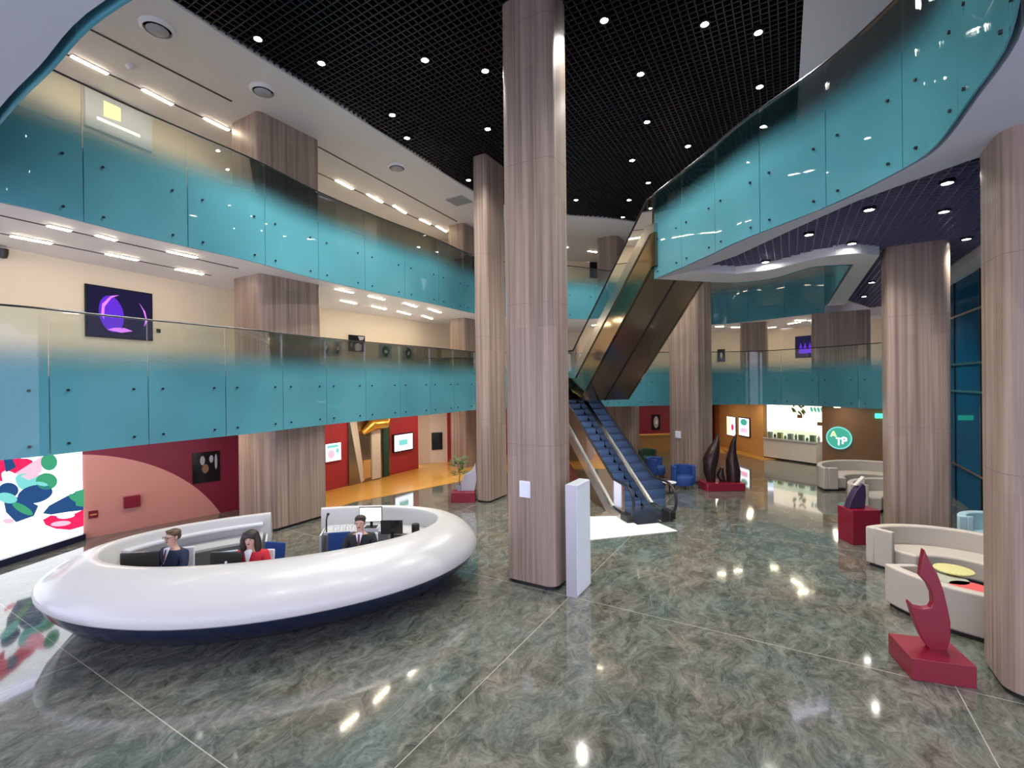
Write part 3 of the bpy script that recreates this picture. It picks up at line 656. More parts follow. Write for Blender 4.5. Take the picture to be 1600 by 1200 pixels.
# yellow and white display on the top gallery wall
def posterish(q):
    q([(-.5, -.2), (-.5, .6), (.0, .6), (0, -.1)], 1); q([(-.7, -.5), (.6, -.5), (.6, -.35), (-.7, -.35)], 2)
framed('wall_poster', 'white poster with a yellow patch on the top gallery wall at left', 'poster', (131, 132, 236, 238), WALL[2], w1d, ['white', 'led_yellow', 'led_cream'], posterish, frame='white')
# ground: pictures on the maroon wall
def party(q):
    q(ell(-.3, .45, .18, .3), 1); q(ell(.35, .5, .15, .25), 1); q(ell(-.1, -.1, .25, .3), 2); q(ell(.7, .3, .1, .5), 1)
framed('wall_picture', 'dark blurry picture with grey figures on the maroon wall behind the desk', 'picture', (300, 708, 343, 750), RW0, rw_dir, ['screen_black', 'diff', 'brownwall'], party)
def line(q): q([(-.7, -.2), (.7, -.2), (.7, .1), (-.7, .1)], 1)
framed('wall_sign', 'small bright red sign plate on the pink part of the curved-pattern wall', 'sign', (192, 776, 218, 790), RW0, rw_dir, ['redpaint', 'redpaint'], None, frame='redpaint', depth=.12)
framed('wall_sign', 'small maroon label beside the bright video wall', 'sign', (138, 799, 153, 808), RW0, rw_dir, ['redpaint', 'orangewall'], line, frame='redpaint', depth=.02)
# red wall screens
def pinkscr(q): q(ell(-.3, -.2, .45, .5), 1); q(ell(.5, .1, .2, .3), 2); q([(-.8, .5), (.6, .5), (.6, .8), (-.8, .8)], 2)
framed('wall_screen', 'small screen with a pink and white picture right of the brown pier', 'screen', (506, 694, 531, 718), GW0, gdir, ['led_white', 'led_pink', 'led_cyan'], pinkscr, depth=.07, border=.01)
framed('wall_screen', 'bright white-blue screen on the red wall beside the pale corridor', 'screen', (612, 679, 643, 702), GW0, gdir, ['led_white', 'led_cyan', 'led_white'], lambda q: q([(-.5, -.3), (.4, -.3), (.4, .3), (-.5, .3)], 1), depth=.1, border=.05)
# golden decorated portal in the red wall
c0, c1 = WV(543, 700, GW0, gdir), WV(607, 700, GW0, gdir); n = Vector((gdir.y, -gdir.x, 0)); wdp = (c1-c0).length
t = thing('golden_portal', 'golden and dark mirrored portal set in the red ground-floor wall', 'doorway', (c0.x, c0.y, 0), math.atan2(gdir.y, gdir.x))
m = MB(); m.box((wdp/2, -.03, 1.32), (wdp, .08, 2.64)); m.build('backing', 'bronze_dark', t)
m = MB(); m.add([(0, -.08, 2.6), (.35, -.08, 2.6), (.75, -.08, .1), (.55, -.08, .02)], [(0, 3, 2, 1)]); m.build('pale_wedge', 'shopwhite', t)
m = MB(); m.box((wdp*.62, -.1, 1.0), (.45, .06, 1.9)); m.build('door_leaf', 'shopwhite', t)
m = MB(); m.tube([(wdp*.30, -.12, 1.9), (wdp*.45, -.3, 2.2), (wdp*.75, -.3, 2.2), (wdp*.95, -.12, 2.55)], [.1, .22, .22, .08], 12); m.build('gold_canopy', 'gold', t, smooth=50)
m = MB(); m.box((wdp*.62, -.1, 2.3), (.55, .07, .55)); m.build('gold_panel', 'gold', t)
m = MB(); m.box((wdp*.88, -.09, 1.2), (.3, .06, 2.3)); m.build('green_panel', 'greenfab', t)
m = MB(); m.box((.85, -.09, .5), (.35, .05, .7)); m.build('orange_panel', 'orangewall', t)
# door pictures in the pale corridor
framed('wall_picture', 'tall dark frame on the pale wall at the end of the ground-floor corridor', 'picture', (674, 676, 691, 702), P2(W(672, 724)), P2(CW1)-P2(W(672, 724)), ['screen_black', 'maroon'], None)
# ------------------------------------------------------------------ switch plates on columns
p = WV(821, 764, W(869, 926), V); n = -U
m = MB(); m.box((0, 0, 0), (.22, .03, .30)); m.mi = 1; m.box((0, -.02, 0), (.16, .01, .24))
tag(m.build('wall_panel', ['plate', 'kiosk'], loc=p+n*.016, rz=math.atan2(V.y, V.x)+math.pi), 'white square panel on the central column', 'control panel')
p = WV(1060, 679, W(1091, 756), Matrix.Rotation(-.38, 3, 'Z') @ V); m = MB(); m.box((0, 0, 0), (.22, .03, .26)); m.mi = 1; m.box((0, -.02, 0), (.15, .01, .2))
tag(m.build('wall_panel', ['plate', 'kiosk'], loc=p+(Matrix.Rotation(-.38, 3, 'Z') @ n)*.016, rz=math.atan2(V.y, V.x)+math.pi-.38), 'white square panel on the column beside the dark twin sculpture', 'control panel')
# ------------------------------------------------------------------ kiosk
k0 = W(902, 934); k1 = W(922, 920)
t = thing('information_kiosk', 'slim tall white slab kiosk standing against the central column', 'kiosk', (k0.x, k0.y, 0), math.atan2(U.y, U.x))
KL = .62; KW = .2
m = MB(); m.prism([(0, 0), (KL, 0), (KL, KW), (0, KW)], .0, 1.95); m.build('body', 'kiosk', t, bevel=.008)
m = MB(); m.prism([(-.012, .0), (0, .0), (0, KW), (-.012, KW)], .0, 1.95); m.build('edge_panel', 'kiosk_edge', t)
m = MB(); m.prism([(.0, -.012), (KL, -.012), (KL, 0), (.0, 0)], .03, .78); m.prism([(.0, -.012), (KL, -.012), (KL, 0), (.0, 0)], .80, 1.94); m.build('front_panel', 'kiosk', t)
# ------------------------------------------------------------------ RECEPTION DESK
DC = Vector((-4.12, 8.62)); DA = math.radians(19)
ca, sa = math.cos(DA), math.sin(DA)
def dk(x, y): return (DC.x+x*ca-y*sa, DC.y+x*sa+y*ca)
IA, IBb = 2.72, 1.42
def ring(profile, a0, a1, n=96, inner=(IA, IBb)):
    """sweep profile [(e,z)...] around the inner ellipse from a0 to a1 degrees"""
    m = MB(); k = len(profile); vs_ = []
    for i in range(n+1):
        a = math.radians(a0+(a1-a0)*i/n); ex, ey = inner[0]*math.cos(a), inner[1]*math.sin(a)
        nx, ny = math.cos(a)/inner[0], math.sin(a)/inner[1]; l = math.hypot(nx, ny); nx /= l; ny /= l
        fr = .5-.5*math.sin(a)                      # 1 at the front, 0 at the back
        for e, z in profile:
            s = (.60+.40*fr) if e > 0 else 1
            tip = abs(math.cos(a))**6; s2 = (s*(1-tip)+.86*tip); lf = max(0, -math.cos(a-.25))**3
            vs_.append((ex+nx*e*s2*(1-.02*lf), ey+ny*e*s2*(1-.02*lf), z+(.15*lf*max(0, 1-abs(z-.6)/.4) if e > .55 else 0)))
    fs = [(i*k+q, i*k+(q+1) % k, (i+1)*k+(q+1) % k, (i+1)*k+q) for i in range(n) for q in range(k)]
    fs += [tuple(range(k)), tuple(n*k+q for q in reversed(range(k)))]
    m.add(vs_, fs); return m
A0, A1 = 100, 360+79.5       # opening towards the back
desk = thing('reception_desk', 'large white oval ring-shaped reception desk with a navy underside', 'reception desk', (DC.x, DC.y, 0), DA)
top = [(0, .0), (0, 1.04), (.03, 1.09), (.08, 1.11), (.2, 1.105), (.4, 1.06), (.6, .97), (.76, .85), (.87, .72), (.91, .62), (.90, .55), (.84, .50), (.3, .45), (.12, .40), (.12, 0)]
o = ring(top, A0, A1).build('shell', 'desk', desk, smooth=35)
low_ = [(.125, .0), (.125, .46), (.35, .47), (.80, .515), (.885, .545), (.80, .42), (.50, .19), (.24, .04), (.18, 0)]
ring(low_, A0, A1).build('underside', 'navy', desk, smooth=35)
counter = [(-.55, .70), (-.55, .745), (-.002, .745), (-.002, .70)]
ring(counter, A0+3, 200, 40).build('worktop', 'desk', desk, smooth=30)
ring(counter, 222, 322, 40).build('worktop', 'desk', desk, smooth=30)
ring(counter, 335, A1-3, 40).build('worktop', 'desk', desk, smooth=30)
shelf = [(-.18, .92), (-.18, .95), (-.002, .95), (-.002, .92)]
ring(shelf, A0+3, 165, 40).build('shelf', 'desk_in', desk, smooth=30)
for aa, w_ in ((A0+1.5, .55), (140, .5), (A1-1.5, .55), (A1-40, .5)):
    a = math.radians(aa); ex, ey = IA*math.cos(a), IBb*math.sin(a); nx, ny = math.cos(a)/IA, math.sin(a)/IBb; l = math.hypot(nx, ny); nx /= l; ny /= l
    m = MB(); m.box((ex-nx*w_/2, ey-ny*w_/2, .35), (w_, .03, .69), math.atan2(ny, nx)); m.build('side_panel', 'desk_in', desk)
# monitors
def monitor(px, py, z, rz, lab, wd=.55, hg=.33, scr='screen_black', dot=False, loc=None, zt=.745):
    p = loc if loc is not None else W(px, py, z)
    t = thing('monitor', lab, 'monitor', (p.x, p.y, zt), rz)
    m = MB(); m.box((0, 0, .12+hg/2), (wd, .035, hg)); m.build('housing', 'screen_black', t, bevel=.006)
    m = MB(); m.box((0, -.02, .12+hg/2), (wd-.03, .004, hg-.03)); m.build('screen', scr, t)
    m = MB(); m.box((0, .05, .1), (.05, .03, .2)); m.box((0, .03, .007), (.24, .18, .014)); m.build('stand', 'black', t)
    if zt > .76: m = MB(); m.box((0, .03, -(zt-.745)/2), (.3, .22, zt-.745)); m.build('riser', 'desk_in', t)
    if dot: m = MB(); m.tube([(0, .018, .13+hg/2), (0, .022, .13+hg/2)], .022, 14); m.build('badge', 'plate', t)
    return t
monitor(226, 874, 1.0, math.pi+.15, 'dark monitor seen from behind, left of the navy-suited person', loc=Vector((-5.78, 7.32, 0)))
monitor(360, 872, 1.0, math.pi-.02, 'dark monitor seen from behind with a round badge, left of the person in red', dot=True, loc=Vector((-4.42, 7.28, 0)), wd=.5)
pm = W(586, 801, 1.05)
monitor(586, 801, 1.05, .05, 'white-lit screen facing the room at the right end of the reception desk', scr='led_white', wd=.46, hg=.30, loc=Vector((-2.9, 9.62, 0)), zt=.84)
monitor(586, 801, 1.05, .0, 'dark screen below the white-lit one beside the black-suited man', wd=.42, hg=.26, loc=Vector((-2.35, 9.12, 0)))
# items on the worktop
def small(name, lab, cat, loc, mb, mat, rz=0): return tag(mb.build(name, mat, loc=loc, rz=rz, smooth=35), lab, cat)
m = MB(); m.lathe([(.07, 0), (.08, .02), (.08, .16), (.07, .18), (0, .18)], n=18); small('desk_speaker', 'round black device on the worktop right of the white screen', 'speaker', (-1.98, 9.55, .745), m, 'black')
m = MB(); m.lathe([(.05, 0), (.05, .07), (.02, .1), (0, .1)], n=14); small('stamp', 'small red object beside the round black device on the desk', 'desk item', (-1.72, 9.38, .745), m, 'redpaint')
proto_h = None
for k in range(6):
    m = MB(); m.tube([(0, 0, .01), (.01, 0, .09), (.04, 0, .12), (.07, 0, .09), (.08, 0, .01)], .012, 7)
    if proto_h is None:
        proto_h = tag(m.build('key_tag', 'plate', loc=(-3.7, 9.72, .745), smooth=40), 'small white looped tag in the row on the back worktop beside the white-lit screen', 'desk item', 'looped tags on the worktop')
    else: dup(proto_h, (-3.7+k*.12, 9.72+.01*k, .745))
m = MB(); m.tube([(0, 0, 0), (.0, 0, .25), (.05, -.05, .38)], .015, 8); m.ball((.06, -.06, .38), .03); small('desk_lamp', 'small dark stem device at the left of the looped tags', 'desk item', (-3.82, 9.66, .745), m, 'black')
# office chairs
def office_chair(loc, rz, lab, mat='shirt'):
    t = thing('office_chair', lab, 'chair', loc, rz)
    m = MB(); m.box((0, 0, .46), (.48, .46, .07)); m.build('seat', mat, t, bevel=.02)
    m = MB(); m.box((0, .27, .78), (.44, .05, .52), tilt=-.1); m.build('backrest', mat, t, bevel=.02)
    m = MB(); m.tube([(0, 0, .08), (0, 0, .43)], .03, 10); m.build('gas_column', 'darkmetal', t)
    m = MB()
    for k in range(5): a = k*2*math.pi/5; m.tube([(0, 0, .1), (.27*math.cos(a), .27*math.sin(a), .06)], [.025, .015], 6); m.ball((.27*math.cos(a), .27*math.sin(a), .03), .03, 8, 6)
    m.build('wheel_base', 'darkmetal', t); return t
# ------------------------------------------------------------------ people
def skinmesh(name, verts, edges, rad, mat, parent, sub=2):
    me = bpy.data.meshes.new(name); me.from_pydata(verts, edges, []); me.materials.append(M[mat])
    o = bpy.data.objects.new(name, me); C.objects.link(o)
    if parent: o.parent = parent
    sk = o.modifiers.new('skin', 'SKIN'); sk.use_smooth_shade = True; sk.branch_smoothing = .4
    if not me.skin_vertices: me.attributes  # layer is made with the modifier in edit mode only
    return o, me
def person(loc, rz, jacket, hair, lab, long_hair=False, glasses=False, tie=True, turn=0.0, trousers='suit_black'):
    bm = bmesh.new(); sl_ = bm.verts.layers.skin.verify()
    def V_(co, r):
        v = bm.verts.new(co); v[sl_].radius = (r, r) if not isinstance(r, tuple) else r; return v
    def E_(a, b): bm.edges.new((a, b)); return b
    pel = V_((0, 0, .56), (.15, .12)); pel[sl_].use_root = True
    wa = E_(pel, V_((0, .01, .74), (.135, .11))); ch = E_(wa, V_((0, .02, .94), (.165, .12))); nb_ = E_(ch, V_((0, .015, 1.05), (.075, .07)))
    nk = E_(nb_, V_((0, 0, 1.11), .052)); jw = E_(nk, V_((0, -.025, 1.165), (.062, .075))); hd = E_(jw, V_((0, -.02, 1.235), (.078, .095))); E_(hd, V_((0, -.01, 1.30), (.06, .075)))
    for s in (-1, 1):
        sh = E_(ch, V_((s*.185, .02, 1.0), .06)); el = E_(sh, V_((s*.25, -.04, .80), .043)); wr = E_(el, V_((s*.15, -.25, .79), .028)); pa = E_(wr, V_((s*.135, -.31, .79), (.036, .02)))
        pk = E_(pa, V_((s*.13, -.345, .792), (.038, .017)))
        for q, (dx, ln) in enumerate(((-.028, .055), (-.01, .068), (.01, .064), (.028, .05))):
            f1 = E_(pk, V_((s*.13+dx, -.345-ln*.55, .796), .009)); E_(f1, V_((s*.13+dx*1.1, -.345-ln, .782), .0075))
        th = E_(pa, V_((s*.135-s*.045, -.325, .785), .011)); E_(th, V_((s*.135-s*.06, -.355, .78), .009))
        hp = E_(pel, V_((s*.095, -.04, .53), .085)); kn = E_(hp, V_((s*.11, -.42, .52), .062)); an = E_(kn, V_((s*.11, -.40, .10), .04)); E_(an, V_((s*.115, -.54, .045), .035))
    me = bpy.data.meshes.new('person'); bm.to_mesh(me); bm.free(); me.materials.append(M['skin'])
    body = bpy.data.objects.new('person', me); C.objects.link(body); body.location = loc; body.rotation_euler = (0, 0, rz)
    s_ = body.modifiers.new('skin', 'SKIN'); s_.use_smooth_shade = True; ss = body.modifiers.new('sub', 'SUBSURF'); ss.levels = 1; ss.render_levels = 2
    tag(body, lab, 'person'); body.scale = (1.07, 1.07, 1.07)
    def cloth(name, mat, chains, root=0):
        b2 = bmesh.new(); ly = b2.verts.layers.skin.verify(); vs_ = []
        for i, (co, r) in enumerate(chains[0]):
            v = b2.verts.new(co); v[ly].radius = r if isinstance(r, tuple) else (r, r); v[ly].use_root = (i == root); vs_.append(v)
        for a, b in chains[1]: b2.edges.new((vs_[a], vs_[b]))
        me2 = bpy.data.meshes.new(name); b2.to_mesh(me2); b2.free(); me2.materials.append(M[mat])
        o = bpy.data.objects.new(name, me2); C.objects.link(o); o.parent = body
        a_ = o.modifiers.new('skin', 'SKIN'); a_.use_smooth_shade = True; q_ = o.modifiers.new('sub', 'SUBSURF'); q_.levels = 1; q_.render_levels = 2; return o
    vv = [((0, 0, .58), (.17, .14)), ((0, .01, .74), (.155, .13)), ((0, .02, .92), (.185, .14)), ((0, .02, 1.03), (.10, .085))]
    ee = [(0, 1), (1, 2), (2, 3)]
    for s in (-1, 1):
        k = len(vv); vv += [((s*.19, .02, .995), .075), ((s*.255, -.04, .80), .06), ((s*.165, -.22, .79), .045)]; ee += [(2, k), (k, k+1), (k+1, k+2)]
    cloth('jacket', jacket, (vv, ee))
    vv = [((0, 0, .56), (.165, .13))]; ee = []
    for s in (-1, 1):
        k = len(vv); vv += [((s*.1, -.05, .53), .1), ((s*.11, -.42, .525), .077), ((s*.11, -.40, .12), .058)]; ee += [(0, k), (k, k+1), (k+1, k+2)]
    cloth('trousers', trousers, (vv, ee))
    # shirt front with collar, tie
    m = MB(); m.add([(-.055, -.10, 1.075), (.055, -.10, 1.075), (0, -.155, .86), (-.03, -.06, 1.09), (.03, -.06, 1.09)], [(0, 2, 1), (0, 1, 4, 3)]); m.build('shirt', 'shirt', body)
    if tie: m = MB(); m.add([(-.014, -.115, 1.07), (.014, -.115, 1.07), (.02, -.15, .92), (0, -.165, .87), (-.02, -.15, .92)], [(0, 4, 3, 2, 1)]); m.build('tie', 'tie', body)
    # face
    m = MB(); m.ball((0, -.112, 1.215), (.014, .02, .026), 10, 7); m.build('nose', 'skin', body, smooth=60)
    m = MB(); m.ball((-.03, -.10, 1.243), (.012, .008, .007), 8, 6); m.ball((.03, -.10, 1.243), (.012, .008, .007), 8, 6); m.build('eyes', 'black', body, smooth=60)
    m = MB(); m.ball((0, -.10, 1.175), (.024, .01, .007), 10, 6); m.build('mouth', 'tie' if not long_hair else 'redpaint', body, smooth=60)
    m = MB()
    for s in (-1, 1): m.ball((s*.083, -.01, 1.225), (.012, .02, .03), 8, 6)
    m.build('ears', 'skin', body, smooth=60)
    m = MB()
    if long_hair:
        m.ball((0, .015, 1.275), (.105, .115, .085), 18, 10)
        for s in (-1, 1): m.tube([(s*.06, .0, 1.31), (s*.1, -.01, 1.22), (s*.105, .0, 1.1), (s*.09, -.02, .98)], [.05, .045, .045, .025], 10)
        m.tube([(0, .06, 1.28), (0, .09, 1.15), (0, .1, 1.0)], [.09, .09, .07], 12)
    else:
        m.ball((0, .02, 1.285), (.092, .10, .065), 18, 10); m.ball((0, .055, 1.235), (.08, .06, .07), 16, 8); m.ball((0, -.05, 1.325), (.06, .05, .025), 12, 8)
    m.build('hair', hair, body, smooth=60)
    if glasses:
        m = MB()
        for s in (-1, 1): m.tube([(s*.032+.024*math.cos(a), -.118, 1.243+.018*math.sin(a)) for a in [k*math.pi/6 for k in range(12)]], .003, 5, closed=True); m.tube([(s*.056, -.118, 1.245), (s*.085, -.02, 1.245)], .003, 5)
        m.build('glasses', 'black', body)
    return body
pm1 = W(270, 847, 1.23); office_chair((pm1.x, pm1.y+.02, 0), .35, 'white office chair under the navy-suited person')
person((pm1.x, pm1.y, 0), .35-.6, 'suit', 'hair_brown', 'person in navy suit, white shirt and glasses seated at the left of the desk', glasses=True)
pm2 = W(392, 850, 1.23); office_chair((pm2.x, pm2.y+.02, 0), 0, 'white office chair under the person in the red jacket')
person((pm2.x, pm2.y, 0), .15, 'redjacket', 'hair', 'person with long dark hair in a bright red jacket seated behind a dark monitor', long_hair=True, tie=False)
pm3 = W(563, 824, 1.23); office_chair((pm3.x, pm3.y+.02, 0), 0, 'office chair under the black-suited person at the right end of the desk')
person((pm3.x, pm3.y, 0), .1, 'suit_black', 'hair', 'person in a black suit and dark tie seated at the right part of the desk')
for args in (((-5.0, 8.1, 0), .4, 'empty pale blue office chair between the navy-suited and the red-jacketed person', 'sofa_blue'),
             ((-4.5, 8.55, 0), -.2, 'empty dark blue office chair beside the pale blue one inside the desk', 'bluefab'),
             ((-3.4, 9.1, 0), .2, 'dark blue office chair left of the black-suited person', 'bluefab')):
    office_chair(*args).scale = (.95, .95, .80)
# ------------------------------------------------------------------ ESCALATORS
def escalator(label, base, dirv, rise, run, wd, flat0, flat1, zb, deep=.95, clad='bronze', under='bronze_dark', steps=True):
    """base = centre of lower comb, dirv = horizontal direction of climb"""
    d = Vector((dirv[0], dirv[1], 0)).normalized(); ang = math.atan2(d.y, d.x)
    t = thing('escalator', label, 'escalator', (base[0], base[1], zb), ang)
    hw = wd/2; top_ = flat0*0
    line = [(-flat0, 0), (0, 0), (run, rise), (run+flat1, rise)]
    for s in (-1, 1):
        y = s*hw
        m = MB(); pr_ = [(-flat0, -.05), (.1, -.05), (run+.1, rise-.05), (run+flat1, rise-.05), (run+flat1, rise+.20), (run-.1, rise+.20), (-.05, .20), (-flat0+.1, .12)]
        m.hull([(x, y-.09, z) for x, z in pr_], [(x, y+.09, z) for x, z in pr_]); m.build('skirt', 'steel', t)
        pc = [(-flat0*.2, -.0), (.25, -deep*.25), (run*.15, -deep*.6+rise*.08), (run*.3, rise*.3-deep), (run-.0, rise-deep), (run+flat1, rise-deep), (run+flat1, rise-.04), (run+.1, rise-.04), (.1, -.04)]
        if zb < .5: pc = [(.1, 0), (1.3, 0), (run+.3, rise-deep), (run+flat1, rise-deep), (run+flat1, rise-.04), (run+.1, rise-.04), (.1, -.0)]
        else: pc = [(-flat0, -deep*.9), (.35, -deep*.9), (run+.1, rise-deep), (run+flat1, rise-deep), (run+flat1, rise-.04), (run+.1, rise-.04), (.1, -.04), (-flat0, -.04)]
        m = MB(); m.hull([(x, y-.05, z) for x, z in pc], [(x, y+.05, z) for x, z in pc]); m.build('side_cladding', clad, t)
        g = [(-flat0+.15, .2), (-.0, .2), (run, rise+.2), (run+flat1-.1, rise+.2), (run+flat1-.1, rise+.95), (run-.1, rise+.95), (-.15, .95), (-flat0+.15, .9)]
        m = MB(); m.hull([(x, y-.008, z) for x, z in g], [(x, y+.008, z) for x, z in g]); m.build('glass_panel', 'clear', t)
        hp = []
        c = (-flat0+.1, .52)
        for k in range(9):
            a = math.radians(-110-k*20) if False else math.radians(260-k*21.25)
            hp.append((c[0]+.0+.45*math.cos(a), y, c[1]+.45*math.sin(a)))
        hp += [(-.15, y, .98), (run*.5-.12, y, rise*.5+.98), (run-.1, y, rise+.98), (run+flat1-.1, y, rise+.98)]
        m = MB(); m.tube(hp, .035, 8); m.build('handrail', 'black', t, smooth=50)
        m = MB(); m.box((-flat0+.02, y, .1), (.42, .2, .22)); m.build('newel_base', 'black', t, bevel=.03)
    if zb > .5 or True:
        pu2 = [(-flat0, -deep*.9), (.35, -deep*.9), (run+.1, rise-deep), (run+flat1, rise-deep)] if zb > .5 else [(1.3, .0), (run+.3, rise-deep), (run+flat1, rise-deep)]
        top2 = [(x, z+.04) for x, z in pu2]
        m = MB(); a_ = [(x, -hw, z) for x, z in pu2]+[(x, -hw, z) for x, z in reversed(top2)]; b_ = [(x, hw, z) for x, z in pu2]+[(x, hw, z) for x, z in reversed(top2)]
        m.hull(a_, b_); m.build('underside', under, t)
        if zb > .5:
            m = MB(); m.box((-flat0-.02, 0, -deep*.45), (.05, wd+.1, deep*.9)); m.build('end_cladding', under, t)
            m = MB(); c0_ = Vector((.35, 0, -deep*.9-.012)); c1_ = Vector((run+.1, 0, rise-deep-.012)); m.tube([c0_, c1_], .025, 6); m.build('underside_joint', 'black', t)
    if steps:
        n = int(rise/.2); sr = rise/n; sg = run/n
        m = MB()
        for k in range(n):
            m.mi = 0; m.box((sg*(k+.5)+.2, 0, sr*(k+1)-sr/2-.02), (.02, wd-.2, sr))
            m.mi = 1; m.box((sg*(k+1)+.2, 0, sr*(k+1)-.02), (sg+.02, wd-.2, .03))
        m.build('steps', ['step', 'tread'], t)
        m = MB(); m.box((-flat0/2-.1, 0, -.012+.02), (flat0+.6, wd-.15, .02)); m.build('landing_plate', 'steel', t)
        m = MB(); m.box((run+flat1/2, 0, rise), (flat1, wd-.15, .02)); m.build('landing_plate', 'steel', t)
    return t
escalator('escalator climbing away from the marble hall to the first floor, with blue-grey steps', (3.42, 13.75), (-.25, .968), F1, 6.7, 1.25, .95, .9, 0)
# second escalator from first floor (back) to the right-hand deck (towards the viewer)
lowL, lowR = Vector((2.5, 17.9)), Vector((4.35, 17.9)); upC = (EN[-1]+EB[0])/2
lowC = (lowL+lowR)/2; dd = (upC-lowC); run2 = dd.length
e2d = dd.normalized(); bs = lowC
escalator('upper escalator in bronze cladding rising from the first floor to the right-hand deck', (bs.x-.12, bs.y), (e2d.x, e2d.y), F2-F1, run2-.15, 2.05, 2.7, .3, F1, deep=.98)
# landing sheet
m = MB(); pl = [W(905, 846), W(1058, 830), W(1000, 806), W(905, 808)]
m.prism([(p.x, p.y) for p in pl], .001, .014); tag(m.build('landing_mat', 'mat'), 'white flat landing sheet on the marble at the foot of the escalator', 'floor mat')
# ------------------------------------------------------------------ SEATING
def arc(c, r, a0, a1, n=26): return [(c[0]+r*math.cos(math.radians(a0+(a1-a0)*k/n)), c[1]+r*math.sin(math.radians(a0+(a1-a0)*k/n))) for k in range(n+1)]
def sofa(label, c, R_, a0, a1, mat='sofa', seat_d=.72, back_h=.78, th=.16):
    t = thing('curved_sofa', label, 'sofa', (c[0], c[1], 0))
    m = MB(); m.prism(arc((0, 0), R_-.06, a0+1.5, a1-1.5)+list(reversed(arc((0, 0), R_-seat_d, a0+3, a1-3))), 0, .07); m.build('plinth', 'black', t)
    m = MB(); m.prism(arc((0, 0), R_, a0, a1)+list(reversed(arc((0, 0), R_-th, a0, a1))), .06, back_h); m.build('backrest', mat, t, smooth=40, bevel=.03)
    m = MB(); m.prism(arc((0, 0), R_-th-.005, a0+5, a1-5)+list(reversed(arc((0, 0), R_-seat_d-.08, a0+9, a1-9))), .06, .42); m.build('seat', mat, t, smooth=40, bevel=.04)
    for aa, sg in ((a0, 1), (a1, -1)):
        m = MB(); m.prism(arc((0, 0), R_-th+.01, aa, aa+sg*5, 4)+list(reversed(arc((0, 0), R_-seat_d+.25, aa, aa+sg*5, 4))), .06, back_h); m.build('armrest', mat, t, smooth=40, bevel=.03)
    return t
cs = (7.75, 8.2)
sofa('curved beige sofa facing the room in front of the right-hand column', cs, 1.5, -25, 116)
sofa('curved beige sofa seen from behind, beside the red flame sculpture', (7.62, 7.72), 1.47, 174, 262, back_h=.68)
sofa('curved beige sofa half hidden behind the right-hand column, second row', (10.75, 12.9), 1.35, 20, 160)
sofa('farthest curved beige sofa against the brown wall with the round sign', (12.15, 15.7), 1.75, 30, 175)
sofa('pale blue-lit curved sofa beside the dark blue facade glass', (10.2, 9.75), .78, 15, 150, seat_d=.5, mat='sofa_blue', back_h=.8)  # teal light falling on this sofa is put into its leather colour
def ctable(label, p, z, r, mat):
    t = thing('coffee_table', label, 'table', (p.x, p.y, 0))
    m = MB(); m.lathe([(0, z-.025), (r, z-.025), (r+.006, z-.012), (r, z), (0, z)], n=36); m.build('tabletop', mat, t, smooth=40)
    m = MB(); m.tube([(0, 0, .02), (0, 0, z-.02)], .025, 10); m.build('stem', 'black', t)
    m = MB(); m.lathe([(0, 0), (r*.55, 0), (r*.55, .015), (0, .02)], n=28); m.build('foot', 'black', t)
ctable('round grey-green coffee table nearest the red flame tip, left of the others', W(1443, 893, .44), .44, .22, 'greytop')
ctable('round yellow coffee table among the curved sofas', W(1490, 889, .52), .52, .26, 'yellowtop')
ctable('round grey-green coffee table just below the yellow one', W(1484, 904, .46), .46, .24, 'greytop')
ctable('round coral red coffee table beside the nearest column', W(1518, 918, .46), .46, .26, 'coraltop')
def tub(label, p, rz, mat='bluefab', s=1):
    t = thing('tub_chair', label, 'armchair', (p.x, p.y, 0), rz)
    m = MB(); m.prism([(x*s, y*s) for x, y in arc((0, 0), .40, -20, 200, 18)]+[(x*s, y*s) for x, y in reversed(arc((0, 0), .29, -20, 200, 18))], .12, .74*s); m.build('backrest', mat, t, smooth=40, bevel=.03)
    m = MB(); m.lathe([(0, .12), (.30*s, .12), (.32*s, .2), (.32*s, .38), (.28*s, .43), (0, .44)], (0, -.02, 0), n=24); m.build('seat', mat, t, smooth=50)
    for sx in (-1, 1):
        for sy in (-1, 1): m = MB(); m.tube([(sx*.22*s, sy*.22*s, 0), (sx*.18*s, sy*.18*s, .14)], [.014, .02], 8); m.build('leg', 'black', t)
tub('royal blue tub chair against the column beside the dark twin sculpture', W(1068, 762), .2, s=1.05)
tub('royal blue tub chair in front of the back ground-floor lounge', W(1026, 745), 1.0)
tub('royal blue tub chair next to the low green one, right of the escalator rail', W(966, 732), -.4)
tub('dark green tub chair in the back lounge behind the blue ones', W(1012, 728), .3, 'greenfab')
# low side table by the blue chair
p = W(1042, 748); ctable('small low table with a pale top beside the blue tub chairs', W(1046, 752, .4), .38, .22, 'plate')
# picture and counter in the back lounge
framed('wall_picture', 'dark portrait picture on the maroon wall of the back lounge', 'picture', (1018, 648, 1031, 671), Vector((5.0, 26.4)), Vector((4.8, .5)), ['screen_black', 'diff', 'plate'], face)
t = thing('lounge_counter', 'long orange-topped counter in the back lounge under the maroon wall', 'counter', (7.6, 24.9, 0), .1)
m = MB(); m.box((0, 0, .45), (2.6, .5, .9)); m.build('front_panel', 'orangewall', t); m = MB(); m.box((0, 0, .93), (2.75, .62, .06)); m.build('worktop', 'orangefloor', t, bevel=.01)
# ------------------------------------------------------------------ SCULPTURES
def flame(label, base_c, ang, prof, th, mat, z0, twist=0, name='sculpture', parent=None, taper=.35):
    """plate cut to a flame outline, thick in the middle and sharp at its edges"""
    m = MB(); n = len(prof); cx = sum(p[0] for p in prof)/n
    f = [(x, -th/2, z) for x, z in prof]; b = [(x, th/2, z) for x, z in prof]
    m.hull(f, b); return m
